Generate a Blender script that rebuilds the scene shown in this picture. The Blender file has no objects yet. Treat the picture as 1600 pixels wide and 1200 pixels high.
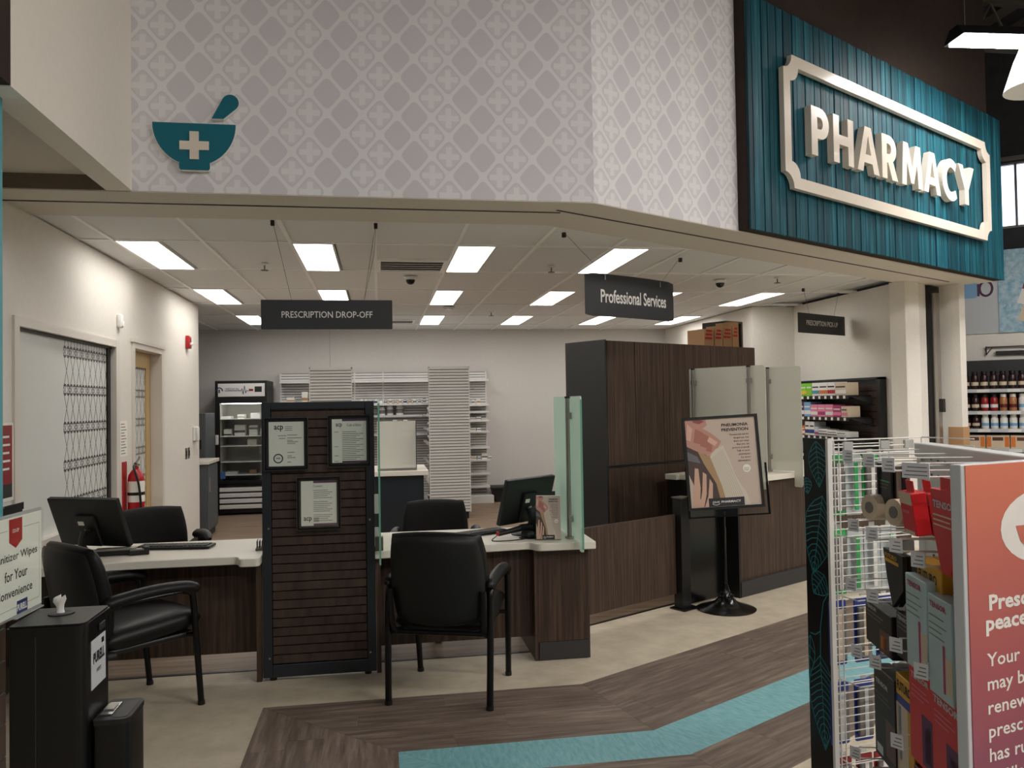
import bpy, bmesh, math, random
from mathutils import Vector, Matrix
random.seed(7)
S = bpy.context.scene
COL = S.collection
PI = math.pi
R = math.radians

# ------------------------------------------------------------------ camera
EYE = Vector((0.0, 0.0, 1.55))
yaw, pitch, roll = R(9.335), R(1.344), R(-0.9326)
fwd = Vector((math.sin(yaw)*math.cos(pitch), math.cos(yaw)*math.cos(pitch), math.sin(pitch)))
rgt = Vector((math.cos(yaw), -math.sin(yaw), 0))
up = rgt.cross(fwd)
r2 = rgt*math.cos(roll) + up*math.sin(roll)
u2 = up*math.cos(roll) - rgt*math.sin(roll)
cam_data = bpy.data.cameras.new('camera')
cam_data.sensor_width = 36.0
cam_data.lens = 1262.7/1600*36.0
cam_data.clip_end = 200
cam = bpy.data.objects.new('camera', cam_data)
M4 = Matrix.Identity(4)
for i in range(3):
    M4[i][0] = r2[i]; M4[i][1] = u2[i]; M4[i][2] = -fwd[i]; M4[i][3] = EYE[i]
cam.matrix_world = M4
COL.objects.link(cam)
S.camera = cam

# ------------------------------------------------------------------ world, exposure
W = bpy.data.worlds.new('world'); S.world = W; W.use_nodes = True
W.node_tree.nodes['Background'].inputs[0].default_value = (0.9, 0.95, 1.0, 1)
W.node_tree.nodes['Background'].inputs[1].default_value = 0.07
S.view_settings.view_transform = 'Standard'
S.view_settings.look = 'None'
S.view_settings.gamma = 1.0
S.view_settings.use_curve_mapping = False
S.view_settings.exposure = 0.0
S.cycles.max_bounces = 8
S.cycles.transmission_bounces = 6
S.cycles.transparent_max_bounces = 10
TROFFER_POWER = 9.5     # emission of the recessed ceiling panels
STORE_POWER = 70.0      # emission of the linear pendants over the sales floor

# ------------------------------------------------------------------ materials
def lin(c):
    return tuple(((v/255)/12.92 if v/255 <= 0.04045 else ((v/255+0.055)/1.055)**2.4) for v in c) + (1.0,)
MATS = {}
def mat(name, rgb, rough=0.5, metal=0.0, spec=0.5, trans=0.0, emit=None, es=0.0, coat=0.0, alpha=1.0):
    m = bpy.data.materials.new(name); m.use_nodes = True
    b = m.node_tree.nodes['Principled BSDF']
    b.inputs['Base Color'].default_value = lin(rgb)
    b.inputs['Roughness'].default_value = rough
    b.inputs['Metallic'].default_value = metal
    b.inputs['Specular IOR Level'].default_value = spec
    b.inputs['Transmission Weight'].default_value = trans
    b.inputs['Coat Weight'].default_value = coat
    b.inputs['Alpha'].default_value = alpha
    if emit:
        b.inputs['Emission Color'].default_value = lin(emit)
        b.inputs['Emission Strength'].default_value = es
    m.diffuse_color = lin(rgb)
    MATS[name] = m
    return m
def nd(m, t, **kw):
    n = m.node_tree.nodes.new(t)
    for k, v in kw.items():
        setattr(n, k, v)
    return n
def lk(m, a, b):
    m.node_tree.links.new(a, b)
def grain(name, c0, c1, rough=0.45, scale=(40, 40, 2), detail=6, spec=0.4, bump=0.0, c2=None, rand=0.0):
    """streaky laminate / wood: noise stretched in object space between two colours; rand shifts brightness per object"""
    m = mat(name, c0, rough, spec=spec)
    b = m.node_tree.nodes['Principled BSDF']
    tc = nd(m, 'ShaderNodeTexCoord'); mp = nd(m, 'ShaderNodeMapping')
    mp.inputs['Scale'].default_value = scale
    lk(m, tc.outputs['Object'], mp.inputs['Vector'])
    n1 = nd(m, 'ShaderNodeTexNoise'); n1.inputs['Scale'].default_value = 1.0; n1.inputs['Detail'].default_value = detail
    n1.inputs['Roughness'].default_value = 0.65
    oi = nd(m, 'ShaderNodeObjectInfo')
    if rand:
        ad = nd(m, 'ShaderNodeVectorMath', operation='ADD')
        sc = nd(m, 'ShaderNodeVectorMath', operation='SCALE'); sc.inputs[3].default_value = 37.0
        cb = nd(m, 'ShaderNodeCombineXYZ')
        for q in range(3): lk(m, oi.outputs['Random'], cb.inputs[q])
        lk(m, cb.outputs[0], sc.inputs[0]); lk(m, mp.outputs[0], ad.inputs[0]); lk(m, sc.outputs[0], ad.inputs[1])
        lk(m, ad.outputs[0], n1.inputs['Vector'])
    else:
        lk(m, mp.outputs[0], n1.inputs['Vector'])
    cr = nd(m, 'ShaderNodeValToRGB')
    cr.color_ramp.elements[0].position = 0.32; cr.color_ramp.elements[1].position = 0.68
    cr.color_ramp.elements[0].color = lin(c0); cr.color_ramp.elements[1].color = lin(c1)
    if c2:
        e = cr.color_ramp.elements.new(0.5); e.color = lin(c2)
    lk(m, n1.outputs['Fac'], cr.inputs[0])
    if rand:
        hs = nd(m, 'ShaderNodeHueSaturation')
        mr = nd(m, 'ShaderNodeMapRange'); mr.inputs['To Min'].default_value = 1-rand; mr.inputs['To Max'].default_value = 1+rand
        lk(m, oi.outputs['Random'], mr.inputs['Value']); lk(m, mr.outputs[0], hs.inputs['Value'])
        lk(m, cr.outputs[0], hs.inputs['Color']); lk(m, hs.outputs[0], b.inputs['Base Color'])
    else:
        lk(m, cr.outputs[0], b.inputs['Base Color'])
    if bump:
        bp = nd(m, 'ShaderNodeBump'); bp.inputs['Strength'].default_value = bump; bp.inputs['Distance'].default_value = 0.002
        lk(m, n1.outputs['Fac'], bp.inputs['Height']); lk(m, bp.outputs[0], b.inputs['Normal'])
    return m
def speck(name, c0, c1, rough=0.8, scale=60, bump=0.15, spec=0.3):
    return grain(name, c0, c1, rough, (scale, scale, scale), 4, spec, bump)

speck('wall', (226, 220, 211), (230, 225, 216), 0.75, 25, 0.03)
speck('wall_back', (212, 208, 203), (216, 212, 207), 0.75, 25, 0.03)
speck('wall_cream', (240, 234, 224), (243, 238, 229), 0.75, 25, 0.03)
speck('wall_dark', (52, 42, 37), (58, 48, 42), 0.9, 8, 0.05)
speck('deck', (46, 48, 52), (54, 56, 60), 0.8, 8, 0.05)
speck('soffit', (216, 209, 197), (220, 213, 202), 0.8, 25, 0.03)
speck('tile', (226, 226, 224), (236, 236, 234), 0.9, 160, 0.3)
mat('grid_white', (250, 249, 246), 0.5)
mat('casing', (220, 213, 203), 0.45)
mat('reveal_grey', (150, 148, 146), 0.6)
speck('concrete', (186, 174, 152), (206, 194, 172), 0.55, 6, 0.04)
grain('plank_dark', (92, 79, 70), (142, 126, 112), 0.5, (3, 34, 34), 8, 0.4, 0.08, (114, 99, 88), rand=0.10)
grain('plank_inner', (112, 92, 75), (162, 140, 118), 0.5, (1.4, 16, 16), 8, 0.35, 0.05, (138, 117, 97))
grain('teal_floor', (106, 162, 168), (142, 190, 194), 0.5, (60, 14, 14), 5, 0.4, 0.05)
grain('walnut', (50, 38, 31), (92, 73, 60), 0.42, (60, 60, 1.6), 6, 0.35, 0.03, (68, 53, 43))
grain('walnut_slat', (50, 38, 32), (78, 62, 53), 0.42, (22, 22, 1.5), 5, 0.45, 0.03, rand=0.10)
mat('charcoal', (36, 37, 39), 0.45)
mat('charcoal_blue', (33, 38, 44), 0.4)
mat('kick', (52, 51, 52), 0.5)
mat('black', (16, 15, 15), 0.45)
mat('black_gloss', (10, 10, 10), 0.18)
mat('black_satin', (10, 10, 11), 0.32, spec=0.35)
mat('plastic', (17, 17, 18), 0.5)
speck('leather', (15, 14, 14), (20, 19, 18), 0.42, 90, 0.12)
speck('mesh_fabric', (26, 25, 24), (34, 32, 31), 0.8, 220, 0.2)
mat('worktop', (232, 226, 212), 0.35)
mat('white', (232, 230, 226), 0.5)
mat('white_metal', (222, 220, 216), 0.35)
mat('white_gloss', (236, 230, 220), 0.15, coat=0.3)
mat('cream_letter', (226, 216, 202), 0.22, coat=0.4)
mat('steel', (168, 164, 158), 0.3, 0.9)
mat('steel_dark', (112, 106, 99), 0.45, 0.6)
mat('chrome', (205, 205, 205), 0.12, 1.0)
mat('grey_cab', (88, 92, 95), 0.5)
mat('teal_paint', (86, 164, 178), 0.5)
mat('teal_sign', (0, 104, 122), 0.5, spec=0.3)
speck('band_brown', (112, 100, 88), (118, 106, 94), 0.8, 10, 0.02)
mat('red', (176, 26, 30), 0.35)
mat('red_dark', (140, 22, 28), 0.45)
mat('navy', (44, 56, 110), 0.5)
mat('ink', (30, 28, 30), 0.6)
mat('ink_grey', (120, 116, 112), 0.7)
mat('plum', (92, 50, 88), 0.6)
mat('sign_grey', (46, 47, 51), 0.55)
mat('paper', (242, 241, 230), 0.6)
mat('cardboard', (178, 138, 98), 0.8)
mat('oak', (198, 168, 118), 0.5)
mat('lamp', (255, 255, 255), 0.5, emit=(255, 252, 248), es=TROFFER_POWER)
mat('store_lamp', (255, 255, 255), 0.5, emit=(255, 250, 245), es=STORE_POWER)
mat('bulb', (255, 255, 255), 0.5, emit=(255, 234, 206), es=6.0)
mat('fridge_fill', (255, 255, 255), 0.5, emit=(245, 245, 240), es=16.0)  # glow of the added strip that brightens the fridge inside
mat('daylight', (255, 255, 255), 0.5, emit=(206, 226, 255), es=2.2)
def frosted(name, rgb, clear, rough, diff=0.45):
    # satin glass: part of the light passes blurred, part is scattered forward and back
    m = bpy.data.materials.new(name); m.use_nodes = True; MATS[name] = m; m.node_tree.nodes.clear()
    o = nd(m, 'ShaderNodeOutputMaterial'); g = nd(m, 'ShaderNodeBsdfRefraction'); d = nd(m, 'ShaderNodeBsdfDiffuse'); tr = nd(m, 'ShaderNodeBsdfTranslucent'); gl = nd(m, 'ShaderNodeBsdfGlossy')
    x1 = nd(m, 'ShaderNodeMixShader'); x2 = nd(m, 'ShaderNodeMixShader'); x3 = nd(m, 'ShaderNodeMixShader')
    for n in (d, tr): n.inputs[0].default_value = lin(rgb)
    g.inputs[0].default_value = lin(tuple(min(255, int(c*0.5+127)) for c in rgb)); g.inputs['Roughness'].default_value = rough; g.inputs['IOR'].default_value = 1.02
    gl.inputs['Roughness'].default_value = 0.18
    x1.inputs[0].default_value = 1-diff; lk(m, d.outputs[0], x1.inputs[1]); lk(m, tr.outputs[0], x1.inputs[2])
    x2.inputs[0].default_value = clear; lk(m, x1.outputs[0], x2.inputs[1]); lk(m, g.outputs[0], x2.inputs[2])
    x3.inputs[0].default_value = 0.05; lk(m, x2.outputs[0], x3.inputs[1]); lk(m, gl.outputs[0], x3.inputs[2]); lk(m, x3.outputs[0], o.inputs[0])
frosted('green_glass', (230, 250, 240), 0.30, 0.35)
mat('green_edge', (112, 172, 148), 0.2)
frosted('frost', (236, 236, 228), 0.35, 0.4)
mat('frost_film', (186, 190, 186), 0.42, spec=0.5)
mat('clear_plastic', (226, 228, 226), 0.2, trans=0.6)
m = bpy.data.materials.new('clear_glass'); m.use_nodes = True; MATS['clear_glass'] = m
m.node_tree.nodes.clear()
_o = nd(m, 'ShaderNodeOutputMaterial'); _t = nd(m, 'ShaderNodeBsdfTransparent'); _g = nd(m, 'ShaderNodeBsdfGlossy'); _x = nd(m, 'ShaderNodeMixShader')
_t.inputs[0].default_value = (0.97, 0.985, 0.98, 1); _g.inputs[1].default_value = 0.05
_x.inputs[0].default_value = 0.05
lk(m, _t.outputs[0], _x.inputs[1]); lk(m, _g.outputs[0], _x.inputs[2]); lk(m, _x.outputs[0], _o.inputs[0])

def teal_wood():
    m = grain('teal_wood', (10, 48, 62), (34, 104, 114), 0.6, (26, 26, 1.1), 8, 0.25, 0.12, (16, 72, 86), rand=0.38)
teal_wood()

def wallpaper():
    m = mat('wallpaper', (180, 172, 172), 0.6)
    b = m.node_tree.nodes['Principled BSDF']
    tc = nd(m, 'ShaderNodeTexCoord'); sp = nd(m, 'ShaderNodeSeparateXYZ'); lk(m, tc.outputs['Object'], sp.inputs[0])
    def mth(op, a, c=None, d=None):
        n = nd(m, 'ShaderNodeMath', operation=op)
        for i, v in enumerate((a, c, d)):
            if v is None: continue
            if isinstance(v, (int, float)): n.inputs[i].default_value = v
            else: lk(m, v, n.inputs[i])
        return n.outputs[0]
    A, Bh = 0.0985, 0.113
    x = mth('SUBTRACT', sp.outputs[0], 0.06); z = mth('SUBTRACT', sp.outputs[2], 0.81)
    xs = mth('DIVIDE', x, 2*A); zs = mth('DIVIDE', z, 2*Bh)
    s = mth('ADD', xs, zs); t = mth('SUBTRACT', xs, zs)
    rs = mth('ROUND', s); rt = mth('ROUND', t)
    ds = mth('SUBTRACT', s, rs); dt = mth('SUBTRACT', t, rt)
    def sup(p):
        return mth('ADD', mth('POWER', mth('ABSOLUTE', ds), p), mth('POWER', mth('ABSOLUTE', dt), p))
    sq = sup(5.0)
    cell = mth('LESS_THAN', sq, 0.435**5)
    ring = mth('MULTIPLY', cell, mth('GREATER_THAN', sq, 0.37**5))
    colm = mth('FLOORED_MODULO', mth('ADD', rs, rt), 4.0)
    iscr = mth('LESS_THAN', mth('ABSOLUTE', mth('SUBTRACT', colm, 0.5)), 0.9)
    dx = mth('ABSOLUTE', mth('MULTIPLY', mth('ADD', ds, dt), A)); dz = mth('ABSOLUTE', mth('MULTIPLY', mth('SUBTRACT', ds, dt), Bh))
    w1, w2 = 0.0165, 0.058
    c1 = mth('MULTIPLY', mth('LESS_THAN', dx, w1), mth('LESS_THAN', dz, w2))
    c2 = mth('MULTIPLY', mth('LESS_THAN', dz, w1), mth('LESS_THAN', dx, w2))
    cross = mth('MULTIPLY', mth('MAXIMUM', c1, c2), iscr)
    fillc = mth('MULTIPLY', cell, iscr)
    def mix(a, bcol, f):
        n = nd(m, 'ShaderNodeMix', data_type='RGBA')
        lk(m, f, n.inputs[0])
        if isinstance(a, tuple): n.inputs[6].default_value = a
        else: lk(m, a, n.inputs[6])
        n.inputs[7].default_value = bcol
        return n.outputs[2]
    col = mix(lin((236, 234, 236)), lin((216, 213, 218)), cell)
    col = mix(col, lin((222, 219, 223)), fillc)
    col = mix(col, lin((217, 214, 219)), mth('MULTIPLY', ring, iscr))
    col = mix(col, lin((235, 233, 235)), cross)
    lk(m, col, b.inputs['Base Color'])
wallpaper()

def lattice_film():
    """frosted privacy film, its right part printed with a black diamond lattice with dotted bands; object coords: y along wall, z up"""
    m = mat('lattice_film', (190, 194, 190), 0.42, trans=0.0)
    b = m.node_tree.nodes['Principled BSDF']
    tc = nd(m, 'ShaderNodeTexCoord'); sp = nd(m, 'ShaderNodeSeparateXYZ'); lk(m, tc.outputs['Object'], sp.inputs[0])
    def mth(op, a, c=None):
        n = nd(m, 'ShaderNodeMath', operation=op)
        for i, v in enumerate((a, c)):
            if v is None: continue
            if isinstance(v, (int, float)): n.inputs[i].default_value = v
            else: lk(m, v, n.inputs[i])
        return n.outputs[0]
    y, z = sp.outputs[1], sp.outputs[2]
    ys = mth('DIVIDE', y, 0.115)
    def tri(v):
        return mth('ABSOLUTE', mth('SUBTRACT', mth('FRACT', v), 0.5))
    zs = mth('DIVIDE', z, 0.26)
    a = tri(mth('ADD', ys, zs)); c = tri(mth('SUBTRACT', ys, zs))
    l1 = mth('LESS_THAN', mth('MINIMUM', a, c), 0.036)
    zf = mth('FRACT', zs)
    row = mth('LESS_THAN', mth('ABSOLUTE', mth('SUBTRACT', mth('ABSOLUTE', mth('SUBTRACT', zf, 0.5)), 0.12)), 0.035)
    dots = mth('MULTIPLY', row, mth('LESS_THAN', tri(mth('MULTIPLY', ys, 2.0)), 0.30))
    zig = mth('MULTIPLY', mth('LESS_THAN', mth('ABSOLUTE', mth('SUBTRACT', zf, 0.5)), 0.12), mth('LESS_THAN', mth('MINIMUM', tri(mth('ADD', mth('MULTIPLY', ys, 2.0), mth('MULTIPLY', zs, 4.0))), tri(mth('SUBTRACT', mth('MULTIPLY', ys, 2.0), mth('MULTIPLY', zs, 4.0)))), 0.07))
    dots = mth('MAXIMUM', dots, zig)
    wv = mth('ADD', mth('GREATER_THAN', y, 0.0), 0.0)
    f = mth('MULTIPLY', mth('MAXIMUM', l1, dots), wv)
    n = nd(m, 'ShaderNodeMix', data_type='RGBA'); lk(m, f, n.inputs[0])
    n.inputs[6].default_value = lin((212, 214, 209)); n.inputs[7].default_value = lin((52, 50, 50))
    lk(m, n.outputs[2], b.inputs['Base Color'])
lattice_film()

def pink_grad():
    m = mat('pink_print', (222, 120, 95), 0.55)
    b = m.node_tree.nodes['Principled BSDF']
    tc = nd(m, 'ShaderNodeTexCoord'); sp = nd(m, 'ShaderNodeSeparateXYZ'); lk(m, tc.outputs['Object'], sp.inputs[0])
    cr = nd(m, 'ShaderNodeValToRGB')
    mr = nd(m, 'ShaderNodeMapRange'); mr.inputs['From Min'].default_value = 0.6; mr.inputs['From Max'].default_value = 1.4
    lk(m, sp.outputs[2], mr.inputs['Value']); lk(m, mr.outputs[0], cr.inputs[0])
    cr.color_ramp.elements[0].color = lin((112, 60, 98)); cr.color_ramp.elements[1].color = lin((212, 120, 94))
    e = cr.color_ramp.elements.new(0.45); e.color = lin((164, 80, 88))
    lk(m, cr.outputs[0], b.inputs['Base Color'])
pink_grad()

# ------------------------------------------------------------------ geometry helpers
def BM():
    return bmesh.new()
def bx(b, x0, x1, y0, y1, z0, z1, bev=0.0, seg=2):
    vs = [b.verts.new(p) for p in ((x0,y0,z0),(x1,y0,z0),(x1,y1,z0),(x0,y1,z0),(x0,y0,z1),(x1,y0,z1),(x1,y1,z1),(x0,y1,z1))]
    fs = [b.faces.new([vs[i] for i in q]) for q in ((0,3,2,1),(4,5,6,7),(0,1,5,4),(1,2,6,5),(2,3,7,6),(3,0,4,7))]
    if bev:
        es = list({e for f in fs for e in f.edges})
        bmesh.ops.bevel(b, geom=es, offset=bev, segments=seg, affect='EDGES', profile=0.5)
    return b
def box(x0, x1, y0, y1, z0, z1, bev=0.0, seg=2):
    return bx(BM(), x0, x1, y0, y1, z0, z1, bev, seg)
def cyl(b, p0, p1, r0, r1=None, n=16, cap=True):
    p0 = Vector(p0); p1 = Vector(p1); r1 = r0 if r1 is None else r1
    d = (p1-p0).normalized()
    a = d.orthogonal().normalized(); c = d.cross(a)
    A = []; B_ = []
    for i in range(n):
        t = 2*PI*i/n; w = a*math.cos(t)+c*math.sin(t)
        A.append(b.verts.new(p0+w*r0)); B_.append(b.verts.new(p1+w*r1))
    for i in range(n):
        j = (i+1) % n
        b.faces.new((A[i], A[j], B_[j], B_[i]))
    if cap:
        b.faces.new(A[::-1]); b.faces.new(B_)
    return b
def lathe(b, prof, n=24, c=(0,0,0), sx=1.0, sy=1.0):
    rings = []
    for r, z in prof:
        if r < 1e-5:
            rings.append([b.verts.new((c[0], c[1], c[2]+z))])
        else:
            rings.append([b.verts.new((c[0]+r*sx*math.cos(2*PI*i/n), c[1]+r*sy*math.sin(2*PI*i/n), c[2]+z)) for i in range(n)])
    for k in range(len(rings)-1):
        A, B_ = rings[k], rings[k+1]
        for i in range(n):
            j = (i+1) % n
            if len(A) == 1 and len(B_) == 1: continue
            if len(A) == 1: b.faces.new((A[0], B_[j], B_[i]))
            elif len(B_) == 1: b.faces.new((A[i], A[j], B_[0]))
            else: b.faces.new((A[i], A[j], B_[j], B_[i]))
    if len(rings[0]) > 1: b.faces.new(rings[0][::-1])
    if len(rings[-1]) > 1: b.faces.new(rings[-1])
    return b
def prism(b, pts, a0, a1, axis='y'):
    """extrude a 2-D outline; axis y: pts are (x,z), axis z: (x,y), axis x: (y,z)"""
    def P3(p, a):
        return (p[0], a, p[1]) if axis == 'y' else ((p[0], p[1], a) if axis == 'z' else (a, p[0], p[1]))
    A = [b.verts.new(P3(p, a0)) for p in pts]; B_ = [b.verts.new(P3(p, a1)) for p in pts]
    n = len(pts)
    fs = [b.faces.new(A[::-1]), b.faces.new(B_)]
    for i in range(n):
        j = (i+1) % n
        fs.append(b.faces.new((A[i], A[j], B_[j], B_[i])))
    bmesh.ops.recalc_face_normals(b, faces=fs)
    return b
def tube(b, pts, r, n=8, closed=False, sq=1.0):
    pts = [Vector(p) for p in pts]; rings = []
    N = len(pts)
    up0 = None
    for k, p in enumerate(pts):
        d = (pts[min(k+1, N-1)] - pts[max(k-1, 0)]).normalized()
        if up0 is None:
            a = d.orthogonal().normalized()
        else:
            a = (up0 - d*up0.dot(d)).normalized()
        up0 = a; c = d.cross(a)
        rr = r[k] if isinstance(r, (list, tuple)) else r
        rings.append([b.verts.new(p + a*math.cos(2*PI*i/n)*rr + c*math.sin(2*PI*i/n)*rr*sq) for i in range(n)])
    for k in range(N-1):
        for i in range(n):
            j = (i+1) % n
            b.faces.new((rings[k][i], rings[k][j], rings[k+1][j], rings[k+1][i]))
    b.faces.new(rings[0][::-1]); b.faces.new(rings[-1])
    return b
def smooth_path(pts, n=6):
    """Catmull-Rom through the points"""
    pts = [Vector(p) for p in pts]; out = []
    for i in range(len(pts)-1):
        p0 = pts[max(i-1, 0)]; p1 = pts[i]; p2 = pts[i+1]; p3 = pts[min(i+2, len(pts)-1)]
        for k in range(n):
            t = k/n
            out.append(0.5*((2*p1)+(p2-p0)*t+(2*p0-5*p1+4*p2-p3)*t*t+(3*p1-p0-3*p2+p3)*t**3))
    out.append(pts[-1]); return out
def pad(b, w, h, th, M=None, bend=0.0, k=0.35, nx=14, nz=14, bend2=0.0, taper=0.0):
    """a padded cushion: rounded sheet in local xz, thickness along y, bent about z by bend and about x by bend2"""
    M = M or Matrix.Identity(4)
    def pt(i, j, sgn):
        s = -1+2*i/nx; t = -1+2*j/nz
        s = math.copysign(1-(1-abs(s))**1.6, s); t = math.copysign(1-(1-abs(t))**1.6, t)
        x = s*math.sqrt(1-k*t*t/2); z = t*math.sqrt(1-k*s*s/2)
        e = ((1-abs(s)**6)*(1-abs(t)**6))**0.45 if abs(s) < 1 and abs(t) < 1 else 0.0
        xx = x*w/2*(1+taper*z)
        return M @ Vector((xx, sgn*th/2*e + bend*x*x + bend2*z*z, z*h/2))
    rim = {}
    g = {}
    for sgn in (1, -1):
        for i in range(nx+1):
            for j in range(nz+1):
                ed = i in (0, nx) or j in (0, nz)
                if ed:
                    if (i, j) not in rim: rim[(i, j)] = b.verts.new(pt(i, j, 0))
                    g[(i, j, sgn)] = rim[(i, j)]
                else: g[(i, j, sgn)] = b.verts.new(pt(i, j, sgn))
        for i in range(nx):
            for j in range(nz):
                q = [g[(i, j, sgn)], g[(i+1, j, sgn)], g[(i+1, j+1, sgn)], g[(i, j+1, sgn)]]
                b.faces.new(q if sgn < 0 else q[::-1])
    return b
def rrect(x0, x1, z0, z1, r, n=5):
    out = []
    for cx, cz, a0 in ((x1-r, z1-r, 0), (x0+r, z1-r, 90), (x0+r, z0+r, 180), (x1-r, z0+r, 270)):
        for i in range(n+1):
            a = R(a0+90*i/n); out.append((cx+r*math.cos(a), cz+r*math.sin(a)))
    return out
def obj(name, b, m, parent=None, loc=None, rot=None, smooth=None, label=None, cat=None, group=None, kind=None):
    if isinstance(b, bpy.types.Mesh):
        me = b
    else:
        me = bpy.data.meshes.new(name); b.to_mesh(me); b.free()
        if m is not None: me.materials.append(MATS[m] if isinstance(m, str) else m)
        if smooth:
            for p in me.polygons: p.use_smooth = True
            me.set_sharp_from_angle(angle=R(smooth))
    o = bpy.data.objects.new(name, me); COL.objects.link(o)
    if parent is not None: o.parent = parent
    if loc is not None: o.location = loc
    if rot is not None: o.rotation_euler = rot
    if label: o['label'] = label
    if cat: o['category'] = cat
    if group: o['group'] = group
    if kind: o['kind'] = kind
    return o
def thing(name, label, cat, loc=(0,0,0), rz=0.0, group=None):
    o = bpy.data.objects.new(name, None); COL.objects.link(o); o.empty_display_size = 0.05
    o.location = loc; o.rotation_euler = (0, 0, rz); o['label'] = label; o['category'] = cat
    if group: o['group'] = group
    return o
def struct(name, b, m, parent=None, **k):
    o = obj(name, b, m, parent, **k)
    if parent is None: o['kind'] = 'structure'
    return o
def copy_tree(o, loc=None, rz=None, label=None, group=None, parent=None):
    c = o.copy(); COL.objects.link(c)
    if parent is not None: c.parent = parent
    if loc is not None: c.location = loc
    if rz is not None: c.rotation_euler = (0, 0, rz)
    if label: c['label'] = label
    if group: c['group'] = group
    for ch in o.children:
        copy_tree(ch, parent=c)
    return c
def text_mesh(s, w=None, h=None, ext=0.0, bold=0.0, res=2, spacing=1.0, fs=None):
    """lettering as a flat (or extruded) mesh in xy, lower left at 0, fitted to width w and/or capital height h"""
    cu = bpy.data.curves.new('lettering', 'FONT'); cu.body = s; cu.size = 1.0; cu.extrude = 0.0; cu.offset = bold
    cu.resolution_u = res; cu.space_character = spacing
    o = bpy.data.objects.new('tmp', cu)
    me = bpy.data.meshes.new_from_object(o)
    bpy.data.objects.remove(o); bpy.data.curves.remove(cu)
    xs = [v.co.x for v in me.vertices]; ys = [v.co.y for v in me.vertices]
    if not xs: return me, 0, 0
    x0, x1 = min(xs), max(xs); y0, y1 = min(ys), max(ys)
    fx = fy = 1.0
    if fs: fx = fy = fs; y0 = 0.0; y1 = 0.73
    elif w and h: fx = w/(x1-x0); fy = h/(y1-y0)
    elif w: fx = fy = w/(x1-x0)
    elif h: fx = fy = h/(y1-y0)
    for v in me.vertices:
        v.co.x = (v.co.x-x0)*fx; v.co.y = (v.co.y-y0)*fy
    for p_ in me.polygons: p_.use_smooth = False
    if ext:
        b = bmesh.new(); b.from_mesh(me)
        bmesh.ops.remove_doubles(b, verts=b.verts, dist=1e-6)
        r = bmesh.ops.extrude_face_region(b, geom=list(b.faces))
        for v in [g for g in r['geom'] if isinstance(g, bmesh.types.BMVert)]: v.co.z += ext
        bmesh.ops.recalc_face_normals(b, faces=b.faces)
        b.to_mesh(me); b.free()
    return me, (x1-x0)*fx, (y1-y0)*fy
def text(s, m, parent, x, z, y=0.0, w=None, h=None, ext=0.0, bold=0.0, align='l', name='lettering', rz=0.0, rot=None, spacing=1.0, res=2, fs=None):
    """lettering standing in the local xz plane facing -y; (x,z) lower left (or centre / right of the base line)"""
    me, tw, th = text_mesh(s, w, h, ext, bold, res, spacing, fs)
    me.materials.append(MATS[m])
    ox = x - (tw/2 if align == 'c' else (tw if align == 'r' else 0))
    return obj(name, me, None, parent, loc=(ox, y, z), rot=rot or (PI/2, 0, 0))
def poly(b, pts, y=0.0):
    """flat polygon in local xz facing -y"""
    vs = [b.verts.new((p[0], y, p[1])) for p in pts]
    f = b.faces.new(vs)
    f.normal_update()
    if f.normal.y > 0: f.normal_flip()
    return b
def ribbon(b, pts, w, y=0.0):
    """flat line of width w in local xz"""
    for i in range(len(pts)-1):
        p = Vector((pts[i][0], pts[i][1])); q = Vector((pts[i+1][0], pts[i+1][1])); d = (q-p)
        if d.length < 1e-6: continue
        n = Vector((-d.y, d.x)).normalized()*w/2; e = d.normalized()*w*0.3
        p = p-e; q = q+e
        poly(b, [(p+n)[:], (q+n)[:], (q-n)[:], (p-n)[:]], y)
    return b
ORD = ['first', 'second', 'third', 'fourth', 'fifth', 'sixth', 'seventh', 'eighth', 'ninth', 'tenth', 'eleventh', 'twelfth', 'thirteenth', 'fourteenth', 'fifteenth', 'sixteenth']
# the angled shop front: u runs along it, v goes into the pharmacy
ANG = R(29.3)
O2 = Vector((1.281, 4.656, 0))
UD = Vector((math.cos(ANG), math.sin(ANG), 0)); VD = Vector((-math.sin(ANG), math.cos(ANG), 0))
def UV(u, v, z=0.0):
    p = O2 + UD*u + VD*v
    return Vector((p.x, p.y, z))

# ------------------------------------------------------------------ floor
def grid_plane(x0, x1, y0, y1, z):
    b = BM(); vs = [b.verts.new(p) for p in ((x0,y0,z),(x1,y0,z),(x1,y1,z),(x0,y1,z))]; b.faces.new(vs); return b
floor = struct('floor', box(-12, 16, -8, 30, -0.2, 0.0), 'concrete')
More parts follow.
